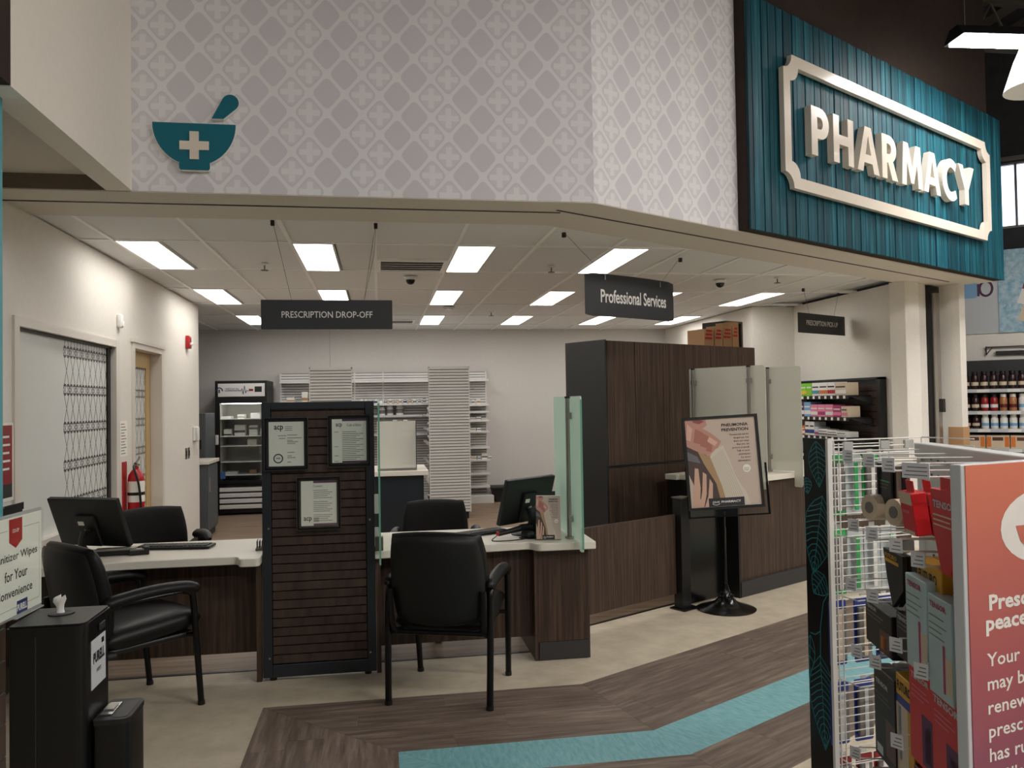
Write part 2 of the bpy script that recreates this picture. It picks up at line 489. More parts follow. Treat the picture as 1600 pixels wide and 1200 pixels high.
# border bands of the sales floor: outer plank band, teal strip, inner plank band; all follow the bend of the shop front
OX, OY = -0.61, 4.355
BEND = Vector((1.08, 4.358, 0)); TB = math.tan(ANG/2)
def bend_pt(d):
    return (BEND.x + d*TB, BEND.y - d)
ED = (UD.x*6.0, UD.y*6.0)
def clip_poly(pts, keep):
    """keep(p) signed distance, positive inside"""
    out = []
    for i in range(len(pts)):
        p, q = pts[i], pts[(i+1) % len(pts)]; a, c = keep(p), keep(q)
        if a >= 0: out.append(p)
        if (a > 0) != (c > 0) and abs(a-c) > 1e-9:
            t = a/(a-c)
            if 0 < t < 1: out.append((p[0]+(q[0]-p[0])*t, p[1]+(q[1]-p[1])*t))
    return out
def plank(pts, direction, m='plank_dark', z=0.0022):
    if len(pts) < 3: return
    cx = sum(p[0] for p in pts)/len(pts); cy = sum(p[1] for p in pts)/len(pts)
    a = math.atan2(direction[1], direction[0])
    loc = []
    for p in pts:
        dx, dy = p[0]-cx, p[1]-cy
        # shrink slightly: open joint between neighbours
        L = math.hypot(dx, dy); f = max(0.0, (L-0.0008)/L) if L > 0 else 1
        dx *= f; dy *= f
        loc.append((dx*math.cos(a)+dy*math.sin(a), -dx*math.sin(a)+dy*math.cos(a)))
    b = BM(); prism(b, loc, -0.002, z, 'z')
    return obj('plank' if m == 'plank_dark' else 'floor_tile', b, m, floor, loc=(cx, cy, 0), rot=(0, 0, a))
def band(d0, d1, rows, m, length=1.22):
    w = (d1-d0)/rows
    rnd = random.Random(int(d0*100)+3)
    # middle run (along x): between left mitre (x-OX = OY-y) and bend mitre
    mit = lambda p: (p[0]-OX) - (OY-p[1])
    bnd = lambda p: (BEND.x + (BEND.y-p[1])*TB) - p[0]
    for r in range(rows):
        y1 = OY-(d0+r*w); y0 = y1-w
        x = OX - rnd.random()*length
        while x < 2.2:
            q = [(x, y0), (min(x+length, 2.4), y0), (min(x+length, 2.4), y1), (x, y1)]
            q = clip_poly(clip_poly(q, mit), bnd)
            if len(q) > 2: plank(q, (1, 0), m)
            x += length
        # left leg (along y)
        x0 = OX+d0+r*w; x1 = x0+w
        y = OY + rnd.random()*length
        while y > 2.2:
            q = [(x0, y-length), (x1, y-length), (x1, y), (x0, y)]
            q = clip_poly(q, lambda p: -mit(p))
            if len(q) > 2: plank(q, (0, 1), m)
            y -= length
        # angled leg (along u)
        t = -1.5 + rnd.random()*length
        t -= length
        while t < 6.0:
            base = Vector((BEND.x, BEND.y, 0))
            nrm = Vector((UD.y, -UD.x, 0))
            P_ = lambda tt, dd: (base + UD*tt + nrm*dd)[:2]
            q = [P_(t, d0+r*w), P_(t+length, d0+r*w), P_(t+length, d0+(r+1)*w), P_(t, d0+(r+1)*w)]
            q = clip_poly(q, lambda p: -bnd(p))
            if len(q) > 2 and q[0][0] < 4.4: plank(q, UD[:2], m)
            t += length
band(0.0, 0.675, 4, 'plank_dark')
band(0.675, 0.955, 1, 'teal_floor', 3.0)
band(0.955, 1.31, 2, 'plank_dark')
# inner plank-look floor of the pharmacy (behind the shutter track)
b = BM()
prism(b, [(-6, 5.01), (0.95, 5.01), UV(0.1, 0.665)[:2], UV(5.6, 0.665)[:2], (9, 14), (-6, 14)], -0.001, 0.0018, 'z')
struct('floor', b, 'plank_inner')
b = BM(); bx(b, -2.1, 0.93, 4.975, 5.005, 0, 0.004)
b2 = struct('trim_1', b, 'black')
b = BM(); bx(b, 0, 5.6, 0.64, 0.662, 0, 0.004)
t = struct('trim_2', b, 'black'); t.location = O2; t.rotation_euler = (0, 0, ANG)
t.location = O2 + VD*0

# ------------------------------------------------------------------ ceiling: drywall soffit + T-bar tiles
CZ = 2.74
b = BM()
prism(b, [(-4, 4.66), (1.281, 4.66), UV(5.765, 0.004)[:2], UV(5.765, 0.75)[:2], UV(5.3, 0.75)[:2], UV(5.3, 0.62)[:2], UV(0.16, 0.62)[:2], (1.1, 5.27), (-4, 5.27)], CZ-0.005, CZ+0.06, 'z')
soff = struct('ceiling', b, 'soffit'); soff['label'] = 'painted drywall soffit over the pharmacy opening'
b = BM(); bx(b, -4, 1.13, 4.9, 4.915, CZ-0.009, CZ+0.001)
struct('trim_3', b, 'black')
b = BM(); bx(b, 0, 5.45, 0.25, 0.264, CZ-0.009, CZ+0.001)
t = struct('trim_4', b, 'black'); t.location = O2 - UD*0.07; t.rotation_euler = (0, 0, ANG)
b = BM(); prism(b, [(-5, 5.27), (1.1, 5.27), (5.45, 5.27+4.35*math.tan(ANG)), (5.45, 13.0), (-5, 13.0)], CZ+0.055, CZ+0.1, 'z')
cset = struct('ceiling', b, 'tile')
GX = [-1.84+0.6075*k for k in range(-4, 12)]; GY = [6.04+1.2075*k for k in range(-1, 7)]
LIGHTS = []
for j, r in enumerate((0, 2, 4)):
    for i in range(4 if j == 0 else 6):
        LIGHTS.append((i, j, -1.84+1.215*i, 6.04+1.2075*r))
LKEY = {(round(x, 2), round(y, 2)) for i, j, x, y in LIGHTS}
tm = {}
def tile_mesh(w, l):
    k = (round(w, 3), round(l, 3))
    if k not in tm:
        b = box(0.012, w-0.012, 0.012, l-0.012, -0.002, 0.02)
        me = bpy.data.meshes.new('ceiling_tile'); b.to_mesh(me); b.free(); me.materials.append(MATS['tile']); tm[k] = me
    return tm[k]
frontY = lambda x: 5.27 if x < 1.1 else 5.27+(x-1.1)*math.tan(ANG)
for gx in GX[:-1]:
    for gy in GY:
        l = 1.2075; y0 = gy
        fy = min(frontY(gx), frontY(gx+0.6))-0.05
        if gy+l < fy+0.1: continue
        if gy < fy: y0 = fy; l = gy+1.2075-fy
        if (round(gx, 2), round(gy, 2)) in LKEY:
            obj('ceiling_tile', tile_mesh(0.3, l), None, cset, loc=(gx+0.3075, y0, CZ+0.012))
        else:
            obj('ceiling_tile', tile_mesh(0.6075, l), None, cset, loc=(gx, y0, CZ+0.012))
for gx in GX:
    fy = frontY(gx)
    obj('grid_bar', box(-0.012, 0.012, fy, 13.0, 0, 0.03), 'grid_white', cset, loc=(gx, 0, CZ-0.001))
for gy in GY+[GY[-1]+1.2075]:
    x1 = 5.4 if gy > 5.3 else 1.0
    if gy > 5.27: x1 = min(5.4, 1.1+(gy-5.27)/math.tan(ANG))
    obj('grid_bar', box(-4, x1, -0.012, 0.012, 0, 0.03), 'grid_white', cset, loc=(0, gy, CZ))
rowname = ['front', 'middle', 'back']
lb = None
for i, j, x, y in LIGHTS:
    t = thing('ceiling_light', f'bright recessed strip light panel, {rowname[j]} row, {ORD[i]} from the left wall', 'ceiling light', (x+0.155, y+0.604, CZ), 0, 'recessed ceiling light panels')
    if lb is None:
        b = BM()
        for q in ((-0.15, -0.138, -0.6, 0.6), (0.138, 0.15, -0.6, 0.6), (-0.138, 0.138, -0.6, -0.588), (-0.138, 0.138, 0.588, 0.6)):
            bx(b, q[0], q[1], q[2], q[3], -0.004, 0.03)
        bx(b, -0.15, 0.15, -0.6, 0.6, 0.03, 0.05)
        obj('frame', b, 'grid_white', t)
        b = BM()
        n = 8
        for k in range(n):   # slightly bowed lens
            a0 = -0.138+0.276*k/n; a1 = -0.138+0.276*(k+1)/n
            h = lambda a: 0.012-0.010*(1-(a/0.138)**2)
            b.faces.new([b.verts.new(p) for p in ((a0,-0.588,h(a0)),(a0,0.588,h(a0)),(a1,0.588,h(a1)),(a1,-0.588,h(a1)))])
        obj('diffuser', b, 'lamp', t, smooth=60)
        lb = [c for c in t.children]
    else:
        for c in lb:
            obj(c.name.split('.')[0], c.data, None, t)

# ------------------------------------------------------------------ walls
# bulkhead over the opening, papered
b = BM(); bx(b, 0, 2.599, 0, 0.14, 0, 2.2)
w = struct('wall_front', b, 'wallpaper'); w.location = (-1.318, 4.656, CZ)
b = BM(); bx(b, 0, 1.46, 0, 0.14, 0, 2.2)
w = struct('wall_front', b, 'wallpaper'); w.location = (O2.x, O2.y, CZ); w.rotation_euler = (0, 0, ANG)
b = BM(); bx(b, 1.461, 5.84, 0.0, 0.14, 0, 1.7)
w = struct('wall_front', b, 'wall_cream'); w.location = (O2.x, O2.y, CZ); w.rotation_euler = (0, 0, ANG)
b = BM(); bx(b, 1.40, 5.72, -0.02, 0.14, 1.72, 4.8)
w = struct('wall_upper', b, 'wall_dark'); w.location = (O2.x, O2.y, CZ); w.rotation_euler = (0, 0, ANG)
# left bulkhead running towards the shopper
struct('wall_left', box(-1.45, -1.318, 3.19, 4.656, CZ, 5.0), 'wall_cream')
struct('wall_upper', box(-3.5, -1.319, 3.10, 3.189, CZ+0.003, 5.0), 'wall_dark')
struct('ceiling', box(-4, -1.45, 3.19, 4.66, 2.82, 2.87), 'soffit')
struct('trim_5', box(-4, -1.45, 4.646, 4.70, CZ+0.001, CZ+0.08), 'band_brown')
# long left wall with window and door openings
LX = -2.07; T = 0.14
b = BM()
bx(b, LX-T, LX, 4.2, 5.06, 0, CZ); bx(b, LX-T, LX, 5.06, 6.86, 0, 0.74); bx(b, LX-T, LX, 5.06, 6.86, 2.06, CZ)
bx(b, LX-T, LX, 6.86, 7.33, 0, CZ); bx(b, LX-T, LX, 7.33, 8.2, 2.08, CZ); bx(b, LX-T, LX, 8.2, 9.86, 0, CZ)
struct('wall_left', b, 'wall')
struct('wall_left', box(-5, LX-T, 9.72, 9.86, 0, CZ), 'wall')
struct('wall_back', box(-5, 7, 12.96, 13.1, 0, CZ+0.1), 'wall_back')
b = BM(); bx(b, LX-0.001, LX+0.012, 8.28, 9.86, 0, 0.1); bx(b, LX-0.001, LX+0.012, 6.95, 7.24, 0, 0.1)
struct('baseboard_left', b, 'charcoal')
b = BM(); bx(b, 1.75, 4.7, 12.945, 12.96, 0, 0.1)
struct('baseboard_back', b, 'charcoal')
# thin joint of two drywall sheets on the back wall
struct('trim_6', box(-0.76, -0.757, 12.955, 12.96, 2.05, CZ), 'ink_grey')
# right end: short wall, right wall, jambs
struct('wall_right', box(4.75, 5.34, 9.75, 13.0, 0, CZ), 'wall')
struct('wall_right', box(5.33, 5.5, 7.52, 9.8, 0, CZ), 'wall')
b = BM(); bx(b, 4.92, 5.38, 0.50, 0.66, 0, CZ-0.006)
w = struct('wall_jamb', b, 'wall'); w.location = O2; w.rotation_euler = (0, 0, ANG)
b = BM(); bx(b, 5.385, 5.61, 0.46, 0.60, 0, CZ-0.02)
w = struct('door_2', b, 'black'); w.location = O2; w.rotation_euler = (0, 0, ANG)
w['label'] = 'folded metal shutter parked in its slot beside the white jamb'
obj('guide_rail', box(5.42, 5.50, 0.41, 0.458, 0, CZ-0.1), 'steel', w)
obj('lock_box', box(5.425, 5.49, 0.37, 0.409, 1.38, 1.52, 0.004), 'black', w)
b = BM(); bx(b, 5.615, 5.755, 0.26, 0.72, 0, CZ-0.006)
w = struct('wall_jamb', b, 'wall'); w.location = O2; w.rotation_euler = (0, 0, ANG)
obj('corner_guard', box(5.61, 5.762, 0.252, 0.40, 0, 1.22), 'cardboard', w)

# window in the left wall: frosted film with printed lattice towards its right end
b = BM()
for q in ((5.02, 5.087, 0.70, 2.10), (6.833, 6.92, 0.70, 2.10)):
    bx(b, LX-T+0.01, LX+0.014, q[0], q[1], q[2], q[3])
bx(b, LX-T+0.01, LX+0.0135, 5.087, 6.833, 2.045, 2.0995); bx(b, LX-T+0.01, LX+0.02, 5.087, 6.833, 0.70, 0.75)
win = struct('window_1', b, 'casing'); win['label'] = 'frosted interior window with black lattice print in left wall'
obj('window_pane', box(-0.006, 0.006, -0.82, 0.94, 0.745, 2.05), 'lattice_film', win, loc=(LX-0.05, 5.90, 0))
obj('track', box(LX-0.075, LX-0.03, 6.77, 6.84, 0.75, 2.045), 'black', win)
obj('track', box(LX-0.075, LX-0.02, 5.08, 6.84, 2.03, 2.046), 'black', win)
# oak door with a glazed panel
b = BM()
for q in ((7.27, 7.337), (8.193, 8.27)):
    bx(b, LX-T+0.01, LX+0.014, q[0], q[1], 0, 2.119)
bx(b, LX-T+0.01, LX+0.0135, 7.337, 8.193, 2.072, 2.119); bx(b, LX+0.001, LX+0.026, 7.25, 8.29, 2.12, 2.15)
dr = struct('door_1', b, 'casing'); dr['label'] = 'light oak door with frosted lattice glass in left wall'
b = BM()
DX = LX-0.11
bx(b, DX-0.02, DX+0.02, 7.345, 7.50, 0.01, 2.07); bx(b, DX-0.02, DX+0.02, 8.05, 8.188, 0.01, 2.07)
bx(b, DX-0.02, DX+0.02, 7.50, 8.05, 1.93, 2.07); bx(b, DX-0.02, DX+0.02, 7.50, 8.05, 0.01, 0.30)
obj('door_leaf', b, 'oak', dr)
obj('glass', box(-0.006, 0.006, -0.24, 0.31, 0.30, 1.93), 'lattice_film', dr, loc=(DX, 7.74, 0))

# store shell beyond: deck ceiling, joists, far wall with windows
struct('ceiling', box(-14, 26, -8, 30, 6.6, 6.7), 'deck')
jn = thing('ceiling_joist_frame', 'open web steel joists under the dark roof deck', 'joist', (0, 0, 0))
for k in range(6):
    y = 9.0+1.8*k
    b = BM(); bx(b, 5, 20, y-0.04, y+0.04, 6.5, 6.58); bx(b, 5, 20, y-0.04, y+0.04, 5.9, 5.98)
    for q in range(25):
        x = 5+0.6*q
        tube(b, [(x, y, 5.95), (x+0.3, y, 6.52)], 0.018, 5); tube(b, [(x+0.3, y, 6.52), (x+0.6, y, 5.95)], 0.018, 5)
    obj('joist', b, 'steel_dark', jn)
b = BM()
for k in range(26): bx(b, 5+0.5*k, 5.22+0.5*k, 7, 22, 6.55, 6.6)
obj('deck_rib', b, 'steel_dark', jn, kind='stuff')

# ------------------------------------------------------------------ PHARMACY sign
sg = thing('store_sign', 'large teal plank sign reading PHARMACY in raised cream letters', 'sign', (O2.x, O2.y, 0), ANG)
obj('backing_board', box(1.42, 5.82, -0.085, -0.002, 2.742, 4.405), 'wall_dark', sg)
rnd = random.Random(4)
u = 1.415
while u < 5.82:
    wd = rnd.choice((0.045, 0.055, 0.065, 0.075, 0.085))
    e = min(u+wd, 5.825)
    obj('plank', box(0.0022, e-u-0.0022, 0, 0.02, 0, 1.67, 0.002, 1), 'teal_wood', sg, loc=(u, -0.105-rnd.random()*0.010, 2.738))
    u += wd
# raised frame with notched corners
def notched(u0, u1, z0, z1, r):
    pts = []
    for cx, cz, a0, a1 in ((u0, z0, 90, 0), (u1, z0, 180, 90), (u1, z1, 270, 180), (u0, z1, 0, -90)):
        for i in range(6):
            a = R(a0+(a1-a0)*i/5); pts.append((cx+r*math.cos(a), cz+r*math.sin(a)))
    return pts
b = BM()
A = notched(1.77, 5.385, 3.08, 4.062, 0.11); Bq = notched(1.855, 5.295, 3.165, 3.977, 0.11)
n = len(A); lay = []
for y in (-0.165, -0.125):
    lay.append(([b.verts.new((p[0], y, p[1])) for p in A], [b.verts.new((p[0], y, p[1])) for p in Bq]))
for i in range(n):
    j = (i+1) % n
    b.faces.new((lay[0][0][i], lay[0][0][j], lay[0][1][j], lay[0][1][i]))
    b.faces.new((lay[1][0][i], lay[1][1][i], lay[1][1][j], lay[1][0][j]))
    b.faces.new((lay[0][0][i], lay[1][0][i], lay[1][0][j], lay[0][0][j]))
    b.faces.new((lay[0][1][i], lay[0][1][j], lay[1][1][j], lay[1][1][i]))
bmesh.ops.recalc_face_normals(b, faces=b.faces)
obj('raised_frame', b, 'cream_letter', sg)
def outline_mesh(loops, y0, y1):
    """solid letter from an outer loop and optional holes (x,z), between y0 (front) and y1"""
    b = BM(); es = []
    for lp_ in loops:
        vs = [b.verts.new((p[0], y0, p[1])) for p in lp_]
        es += [b.edges.new((vs[i], vs[(i+1) % len(vs)])) for i in range(len(vs))]
    bmesh.ops.triangle_fill(b, edges=es, use_beauty=True, normal=(0, -1, 0))
    r_ = bmesh.ops.extrude_face_region(b, geom=list(b.faces))
    for v in [g for g in r_['geom'] if isinstance(g, bmesh.types.BMVert)]: v.co.y = y1
    bmesh.ops.recalc_face_normals(b, faces=b.faces)
    return b
def arc(cx, cz, rx, rz, a0, a1, n=10):
    return [(cx+rx*math.cos(R(a0+(a1-a0)*i/n)), cz+rz*math.sin(R(a0+(a1-a0)*i/n))) for i in range(n+1)]
LH = 0.372; st = 0.084
hole = [(st, 0.207)]+arc(0.118, 0.253, 0.043, 0.046, -90, 90, 8)+[(st, 0.299)]
GLYPH = {
 'P': [[(0, 0), (st, 0), (st, 0.134)]+arc(0.125, 0.253, 0.122, 0.119, -90, 90)+[(0, LH)], hole],
 'R': [[(0, 0), (st, 0), (st, 0.138), (0.105, 0.138), (0.170, 0), (0.268, 0), (0.188, 0.158)]+arc(0.125, 0.257, 0.122, 0.115, -50, 90)+[(0, LH)], [(st, 0.211)]+arc(0.118, 0.257, 0.043, 0.043, -90, 90, 8)+[(st, 0.300)]],
 'H': [[(0, 0), (st, 0), (st, 0.15), (0.216, 0.15), (0.216, 0), (0.30, 0), (0.30, LH), (0.216, LH), (0.216, 0.225), (st, 0.225), (st, LH), (0, LH)]],
 'A': [[(0, 0), (0.088, 0), (0.110, 0.076), (0.240, 0.076), (0.262, 0), (0.35, 0), (0.226, LH), (0.124, LH)], [(0.130, 0.145), (0.220, 0.145), (0.175, 0.298)]],
 'M': [[(0, 0), (0.080, 0), (0.097, 0.215), (0.163, 0.03), (0.217, 0.03), (0.283, 0.215), (0.300, 0), (0.38, 0), (0.346, LH), (0.262, LH), (0.19, 0.165), (0.118, LH), (0.034, LH)]],
 'C': [arc(0.185, 0.186, 0.185, 0.198, 52, 308, 22)+[(0.270, 0.098)]+arc(0.188, 0.186, 0.098, 0.118, 300, 60, 18)+[(0.270, 0.274)]],
 'Y': [[(0.130, 0), (0.215, 0), (0.215, 0.14), (0.345, LH), (0.250, LH), (0.1725, 0.222), (0.095, LH), (0, LH), (0.130, 0.14)]],
}
LET = (('P', 2.12, 0.247), ('H', 2.43, 0.30), ('A', 2.785, 0.35), ('R', 3.185, 0.268), ('M', 3.525, 0.38), ('A', 3.935, 0.33), ('C', 4.30, 0.30), ('Y', 4.645, 0.345))
for ch, u0, wd in LET:
    wx = max(p[0] for p in GLYPH[ch][0]); f = wd/wx
    obj('letter', outline_mesh([[(p[0]*f, p[1]) for p in l_] for l_ in GLYPH[ch]], -0.055, 0.0), 'cream_letter', sg, loc=(u0, -0.112, 3.372))

# mortar-and-pestle emblem on the papered bulkhead
em = thing('wall_emblem', 'teal mortar and pestle emblem with cream cross on patterned bulkhead', 'emblem', (-0.985, 4.656, 2.99))
bowl = [(-0.222, 0.123)] + [(-0.222*math.cos(R(a)) if True else 0, 0.123-0.235*math.sin(R(a))) for a in range(8, 66, 6)]
bl = [(-0.222*math.cos(R(a)), 0.125-0.238*math.sin(R(a))) for a in range(0, 68, 6)]
foot = [(-0.082, -0.095), (-0.082, -0.128), (-0.074, -0.138), (0.074, -0.138), (0.082, -0.128), (0.082, -0.095)]
outline = bl + foot + [(-p[0], p[1]) for p in bl[::-1]]
b = BM(); prism(b, outline, -0.03, -0.004); obj('mortar', b, 'white', em)
b = BM(); poly(b, [(p[0]*0.985, p[1]*0.985+0.001) for p in outline], -0.0312); obj('mortar_face', b, 'teal_sign', em)
d = Vector((0.55, 0.84)).normalized(); nn = Vector((-d.y, d.x))
c = Vector((0.191, 0.247)); ps = []
for a in range(-100, 101, 20):
    q = c + d*0.047*math.cos(R(a)) + nn*-0.047*math.sin(R(a)); ps.append(q[:])
ps = ps + [(0.153, 0.152), (0.089, 0.152)]
b = BM(); prism(b, ps, -0.03, -0.004); obj('pestle', b, 'white', em)
cc = Vector((0.17, 0.222))
b = BM(); poly(b, [((Vector(p)-cc)*0.97+cc)[:] for p in ps], -0.0312); obj('pestle_face', b, 'teal_sign', em)
cr = [(-0.024, 0.078), (0.024, 0.078), (0.024, 0.024), (0.077, 0.024), (0.077, -0.024), (0.024, -0.024), (0.024, -0.076), (-0.024, -0.076), (-0.024, -0.024), (-0.077, -0.024), (-0.077, 0.024), (-0.024, 0.024)]
b = BM(); prism(b, cr, -0.038, -0.03); obj('cross', b, 'cream_letter', em)

# ------------------------------------------------------------------ hanging signs
def wires(t, pts, anchor):
    for p, q in pts:
        b = BM(); tube(b, [p, q], 0.0016, 5); obj('wire', b, 'steel_dark', t)
        b = BM(); bx(b, q[0]-0.012, q[0]+0.012, q[1]-0.012, q[1]+0.012, q[2]-0.035, q[2], 0.003); obj('anchor', b, 'ink', t)
        b = BM(); tube(b, [(p[0], p[1], p[2]-0.03), (p[0], p[1], p[2]+0.012)], 0.004, 6); obj('hook', b, 'steel', t)
s1 = thing('hanging_sign', 'flat grey hanging sign reading PRESCRIPTION DROP-OFF', 'sign', (-0.322, 5.3, 2.136))
b = BM(); prism(b, rrect(-0.412, 0.412, -0.094, 0.094, 0.006), -0.004, 0.004); obj('panel', b, 'sign_grey', s1)
text('PRESCRIPTION DROP-OFF', 'white', s1, 0, -0.021, -0.0056, w=0.57, h=0.042, align='c', bold=0.008)
wires(s1, [((-0.22, 0, 0.08), (-0.335, -0.01, 0.6)), ((0.23, 0, 0.08), (0.312, 0.02, 0.6))], None)
b = BM(); tube(b, [(0.23, 0.0, 0.08), (0.30, 0.02, 0.40), (0.312, 0.02, 0.58)], 0.0015, 5); obj('wire', b, 'steel_dark', s1)
s2 = thing('hanging_sign', 'large curved grey hanging sign reading Professional Services', 'sign', UV(1.10, 0.72, 2.325), ANG)
b = BM()
nx = 14; rows = []
for sgn in (-1, 1):
    g = []
    for i in range(nx+1):
        x = -0.478+0.956*i/nx
        y = 0.035*(x/0.478)**2 - 0.0175
        z0, z1 = -0.158, 0.152
        if i in (0, nx): z0 += 0.012; z1 -= 0.012
        g.append((b.verts.new((x, y+sgn*0.005, z0)), b.verts.new((x, y+sgn*0.005, z1))))
    rows.append(g)
for i in range(nx):
    a, c = rows
    b.faces.new((a[i][0], a[i+1][0], a[i+1][1], a[i][1])); b.faces.new((c[i][0], c[i][1], c[i+1][1], c[i+1][0]))
    b.faces.new((a[i][1], a[i+1][1], c[i+1][1], c[i][1])); b.faces.new((a[i][0], c[i][0], c[i+1][0], a[i+1][0]))
b.faces.new((rows[0][0][0], rows[0][0][1], rows[1][0][1], rows[1][0][0])); b.faces.new((rows[0][nx][0], rows[1][nx][0], rows[1][nx][1], rows[0][nx][1]))
obj('panel', b, 'sign_grey', s2, smooth=40)
me, tw, th = text_mesh('Professional Services', w=0.715, h=0.098, bold=0.018, res=4)
me.materials.append(MATS['white'])
for v in me.vertices:
    x = v.co.x-0.345; v.co = Vector((x, 0.035*(x/0.478)**2-0.0175-0.0068, v.co.y-0.058))
obj('lettering', me, None, s2)
wires(s2, [((-0.30, -0.01, 0.14), (-0.69, -0.0, 0.41)), ((0.30, -0.01, 0.13), (0.80, 0.2, 0.41))], None)
s3 = thing('hanging_sign', 'small grey hanging sign reading PRESCRIPTION PICK-UP', 'sign', (4.85, 8.26, 2.364), ANG)
b = BM(); prism(b, rrect(-0.475, 0.475, -0.108, 0.108, 0.006), -0.004, 0.004); obj('panel', b, 'sign_grey', s3)
text('PRESCRIPTION PICK-UP', 'white', s3, 0.0, -0.022, -0.0056, w=0.64, h=0.056, align='c', bold=0.008)
wires(s3, [((-0.25, 0, 0.1), (-0.36, 0, 0.374)), ((0.25, 0, 0.1), (0.36, 0.0, 0.374))], None)

# ------------------------------------------------------------------ small things on the ceiling
v = thing('air_vent', 'white louvred air vent in the ceiling grid', 'vent', (0.285, 6.94, CZ))
b = BM(); bx(b, -0.29, 0.29, -0.29, -0.26, -0.012, 0.01); bx(b, -0.29, 0.29, 0.26, 0.29, -0.012, 0.01); bx(b, -0.29, -0.26, -0.26, 0.26, -0.012, 0.01); bx(b, 0.26, 0.29, -0.26, 0.26, -0.012, 0.01)
obj('frame', b, 'grid_white', v); obj('throat', box(-0.26, 0.26, -0.26, 0.26, 0.004, 0.011), 'white_metal', v)
for k in range(5):
    b = BM(); bx(b, -0.26, 0.26, -0.045, 0.045, -0.0015, 0.0015); obj('louvre', b, 'white_metal', v, loc=(0, -0.21+0.105*k, -0.006), rot=(R(8), 0, 0))
def dome(label, loc):
    t = thing('security_camera', label, 'camera', loc)
    b = BM(); lathe(b, [(0.062, 0), (0.062, -0.018), (0.05, -0.028)], 20); obj('housing', b, 'white', t, smooth=50)
    b = BM(); lathe(b, [(0.044, -0.026), (0.041, -0.045), (0.03, -0.062), (0.012, -0.071), (0.0, -0.073)], 18); obj('dome', b, 'black_gloss', t, smooth=50)
dome('dome security camera near the air vent', (0.30, 7.56, CZ)); dome('dome security camera right of the Professional Services sign', (3.37, 7.6, CZ))
def sprinkler(label, loc):
    t = thing('sprinkler_head', label, 'sprinkler', loc)
    b = BM(); lathe(b, [(0.03, 0), (0.028, -0.008), (0.012, -0.012)], 16); obj('escutcheon', b, 'white', t)
    b = BM(); cyl(b, (0, 0, -0.01), (0, 0, -0.05), 0.006, n=8); obj('stem', b, 'steel_dark', t)
    b = BM(); lathe(b, [(0.032, -0.05), (0.032, -0.054), (0.004, -0.056)], 14); obj('deflector', b, 'steel_dark', t)
for l, p in (('sprinkler head beside the leftmost front light panel', (-0.93, 6.95, CZ)), ('sprinkler head left of the Professional Services sign', (1.5, 6.9, CZ)), ('sprinkler head near the right front light panel', (3.88, 7.4, CZ)), ('sprinkler head behind the middle light row', (1.45, 10.4, CZ))):
    sprinkler(l, p)
t = thing('smoke_detector', 'round white smoke detector behind the middle light row', 'smoke detector', (0.86, 9.9, CZ))
b = BM(); lathe(b, [(0.07, 0), (0.07, -0.014), (0.05, -0.02), (0.046, -0.04), (0.0, -0.046)], 20); obj('body', b, 'white', t, smooth=40)
b = BM(); lathe(b, [(0.052, -0.019), (0.052, -0.024)], 20); obj('slot_ring', b, 'ink_grey', t)
v2 = thing('air_vent', 'narrow white ceiling vent near the back wall above drop-off sign', 'vent', (0.22, 11.6, CZ))
obj('frame', box(-0.29, 0.29, -0.2, 0.2, -0.01, 0.01, 0.003), 'grid_white', v2)
for k in range(4): obj('louvre', box(-0.26, 0.26, -0.14+0.08*k, -0.1+0.08*k, -0.014, -0.009), 'ink_grey', v2)

# ------------------------------------------------------------------ things on the left wall
t = thing('motion_sensor', 'white motion sensor high between the window and the oak door', 'sensor', (LX, 6.92, 2.26))
b = BM(); bx(b, 0, 0.035, -0.035, 0.035, -0.055, 0.055, 0.012, 3); obj('body', b, 'white', t, smooth=40)
b = BM(); pad(b, 0.05, 0.05, 0.02, Matrix.Translation((0.036, 0, -0.025)) @ Matrix.Rotation(PI/2, 4, 'Z')); obj('lens', b, 'paper', t, smooth=60)
t = thing('fire_alarm', 'red wall mounted fire alarm strobe near the wall corner', 'fire alarm', (LX, 9.27, 2.27))
obj('body', box(0, 0.04, -0.06, 0.06, -0.07, 0.07, 0.008), 'red', t, smooth=40)
obj('strobe', box(0.04, 0.062, -0.03, 0.04, -0.035, -0.005, 0.006), 'white_gloss', t); obj('grille', box(0.038, 0.043, -0.035, 0.035, 0.01, 0.05), 'red_dark', t)
t = thing('wall_phone', 'white wall telephone near the wall corner', 'telephone', (LX, 9.60, 1.28))
obj('base', box(0, 0.03, -0.07, 0.07, -0.10, 0.06, 0.008), 'white', t)
b = BM(); bx(b, 0.03, 0.065, -0.06, -0.02, -0.10, 0.06, 0.012, 3); obj('handset', b, 'white', t, smooth=40)
obj('keypad', box(0.03, 0.034, 0.0, 0.055, -0.02, 0.04), 'navy', t)
b = BM(); tube(b, smooth_path([(0.045, -0.04, -0.1), (0.04, -0.05, -0.2), (0.03, 0.0, -0.26), (0.02, 0.03, -0.16), (0.02, 0.03, -0.1)], 5), 0.004, 6); obj('cord', b, 'white', t)
for yy, l in ((9.21, 'nearer dark light switch plate below the wall phone'), (9.33, 'farther dark light switch plate below the wall phone')):
    t = thing('light_switch', l, 'switch', (LX, yy, 1.06), 0, 'light switches')
    obj('plate', box(0, 0.006, -0.035, 0.035, -0.06, 0.06, 0.002), 'steel_dark', t); obj('rocker', box(0.006, 0.011, -0.016, 0.016, -0.03, 0.03, 0.001), 'ink', t)
t = thing('notice', 'white paper notice taped between window and oak door', 'notice', (LX, 7.05, 1.31))
obj('sheet', box(0, 0.002, -0.095, 0.095, -0.145, 0.145), 'paper', t)
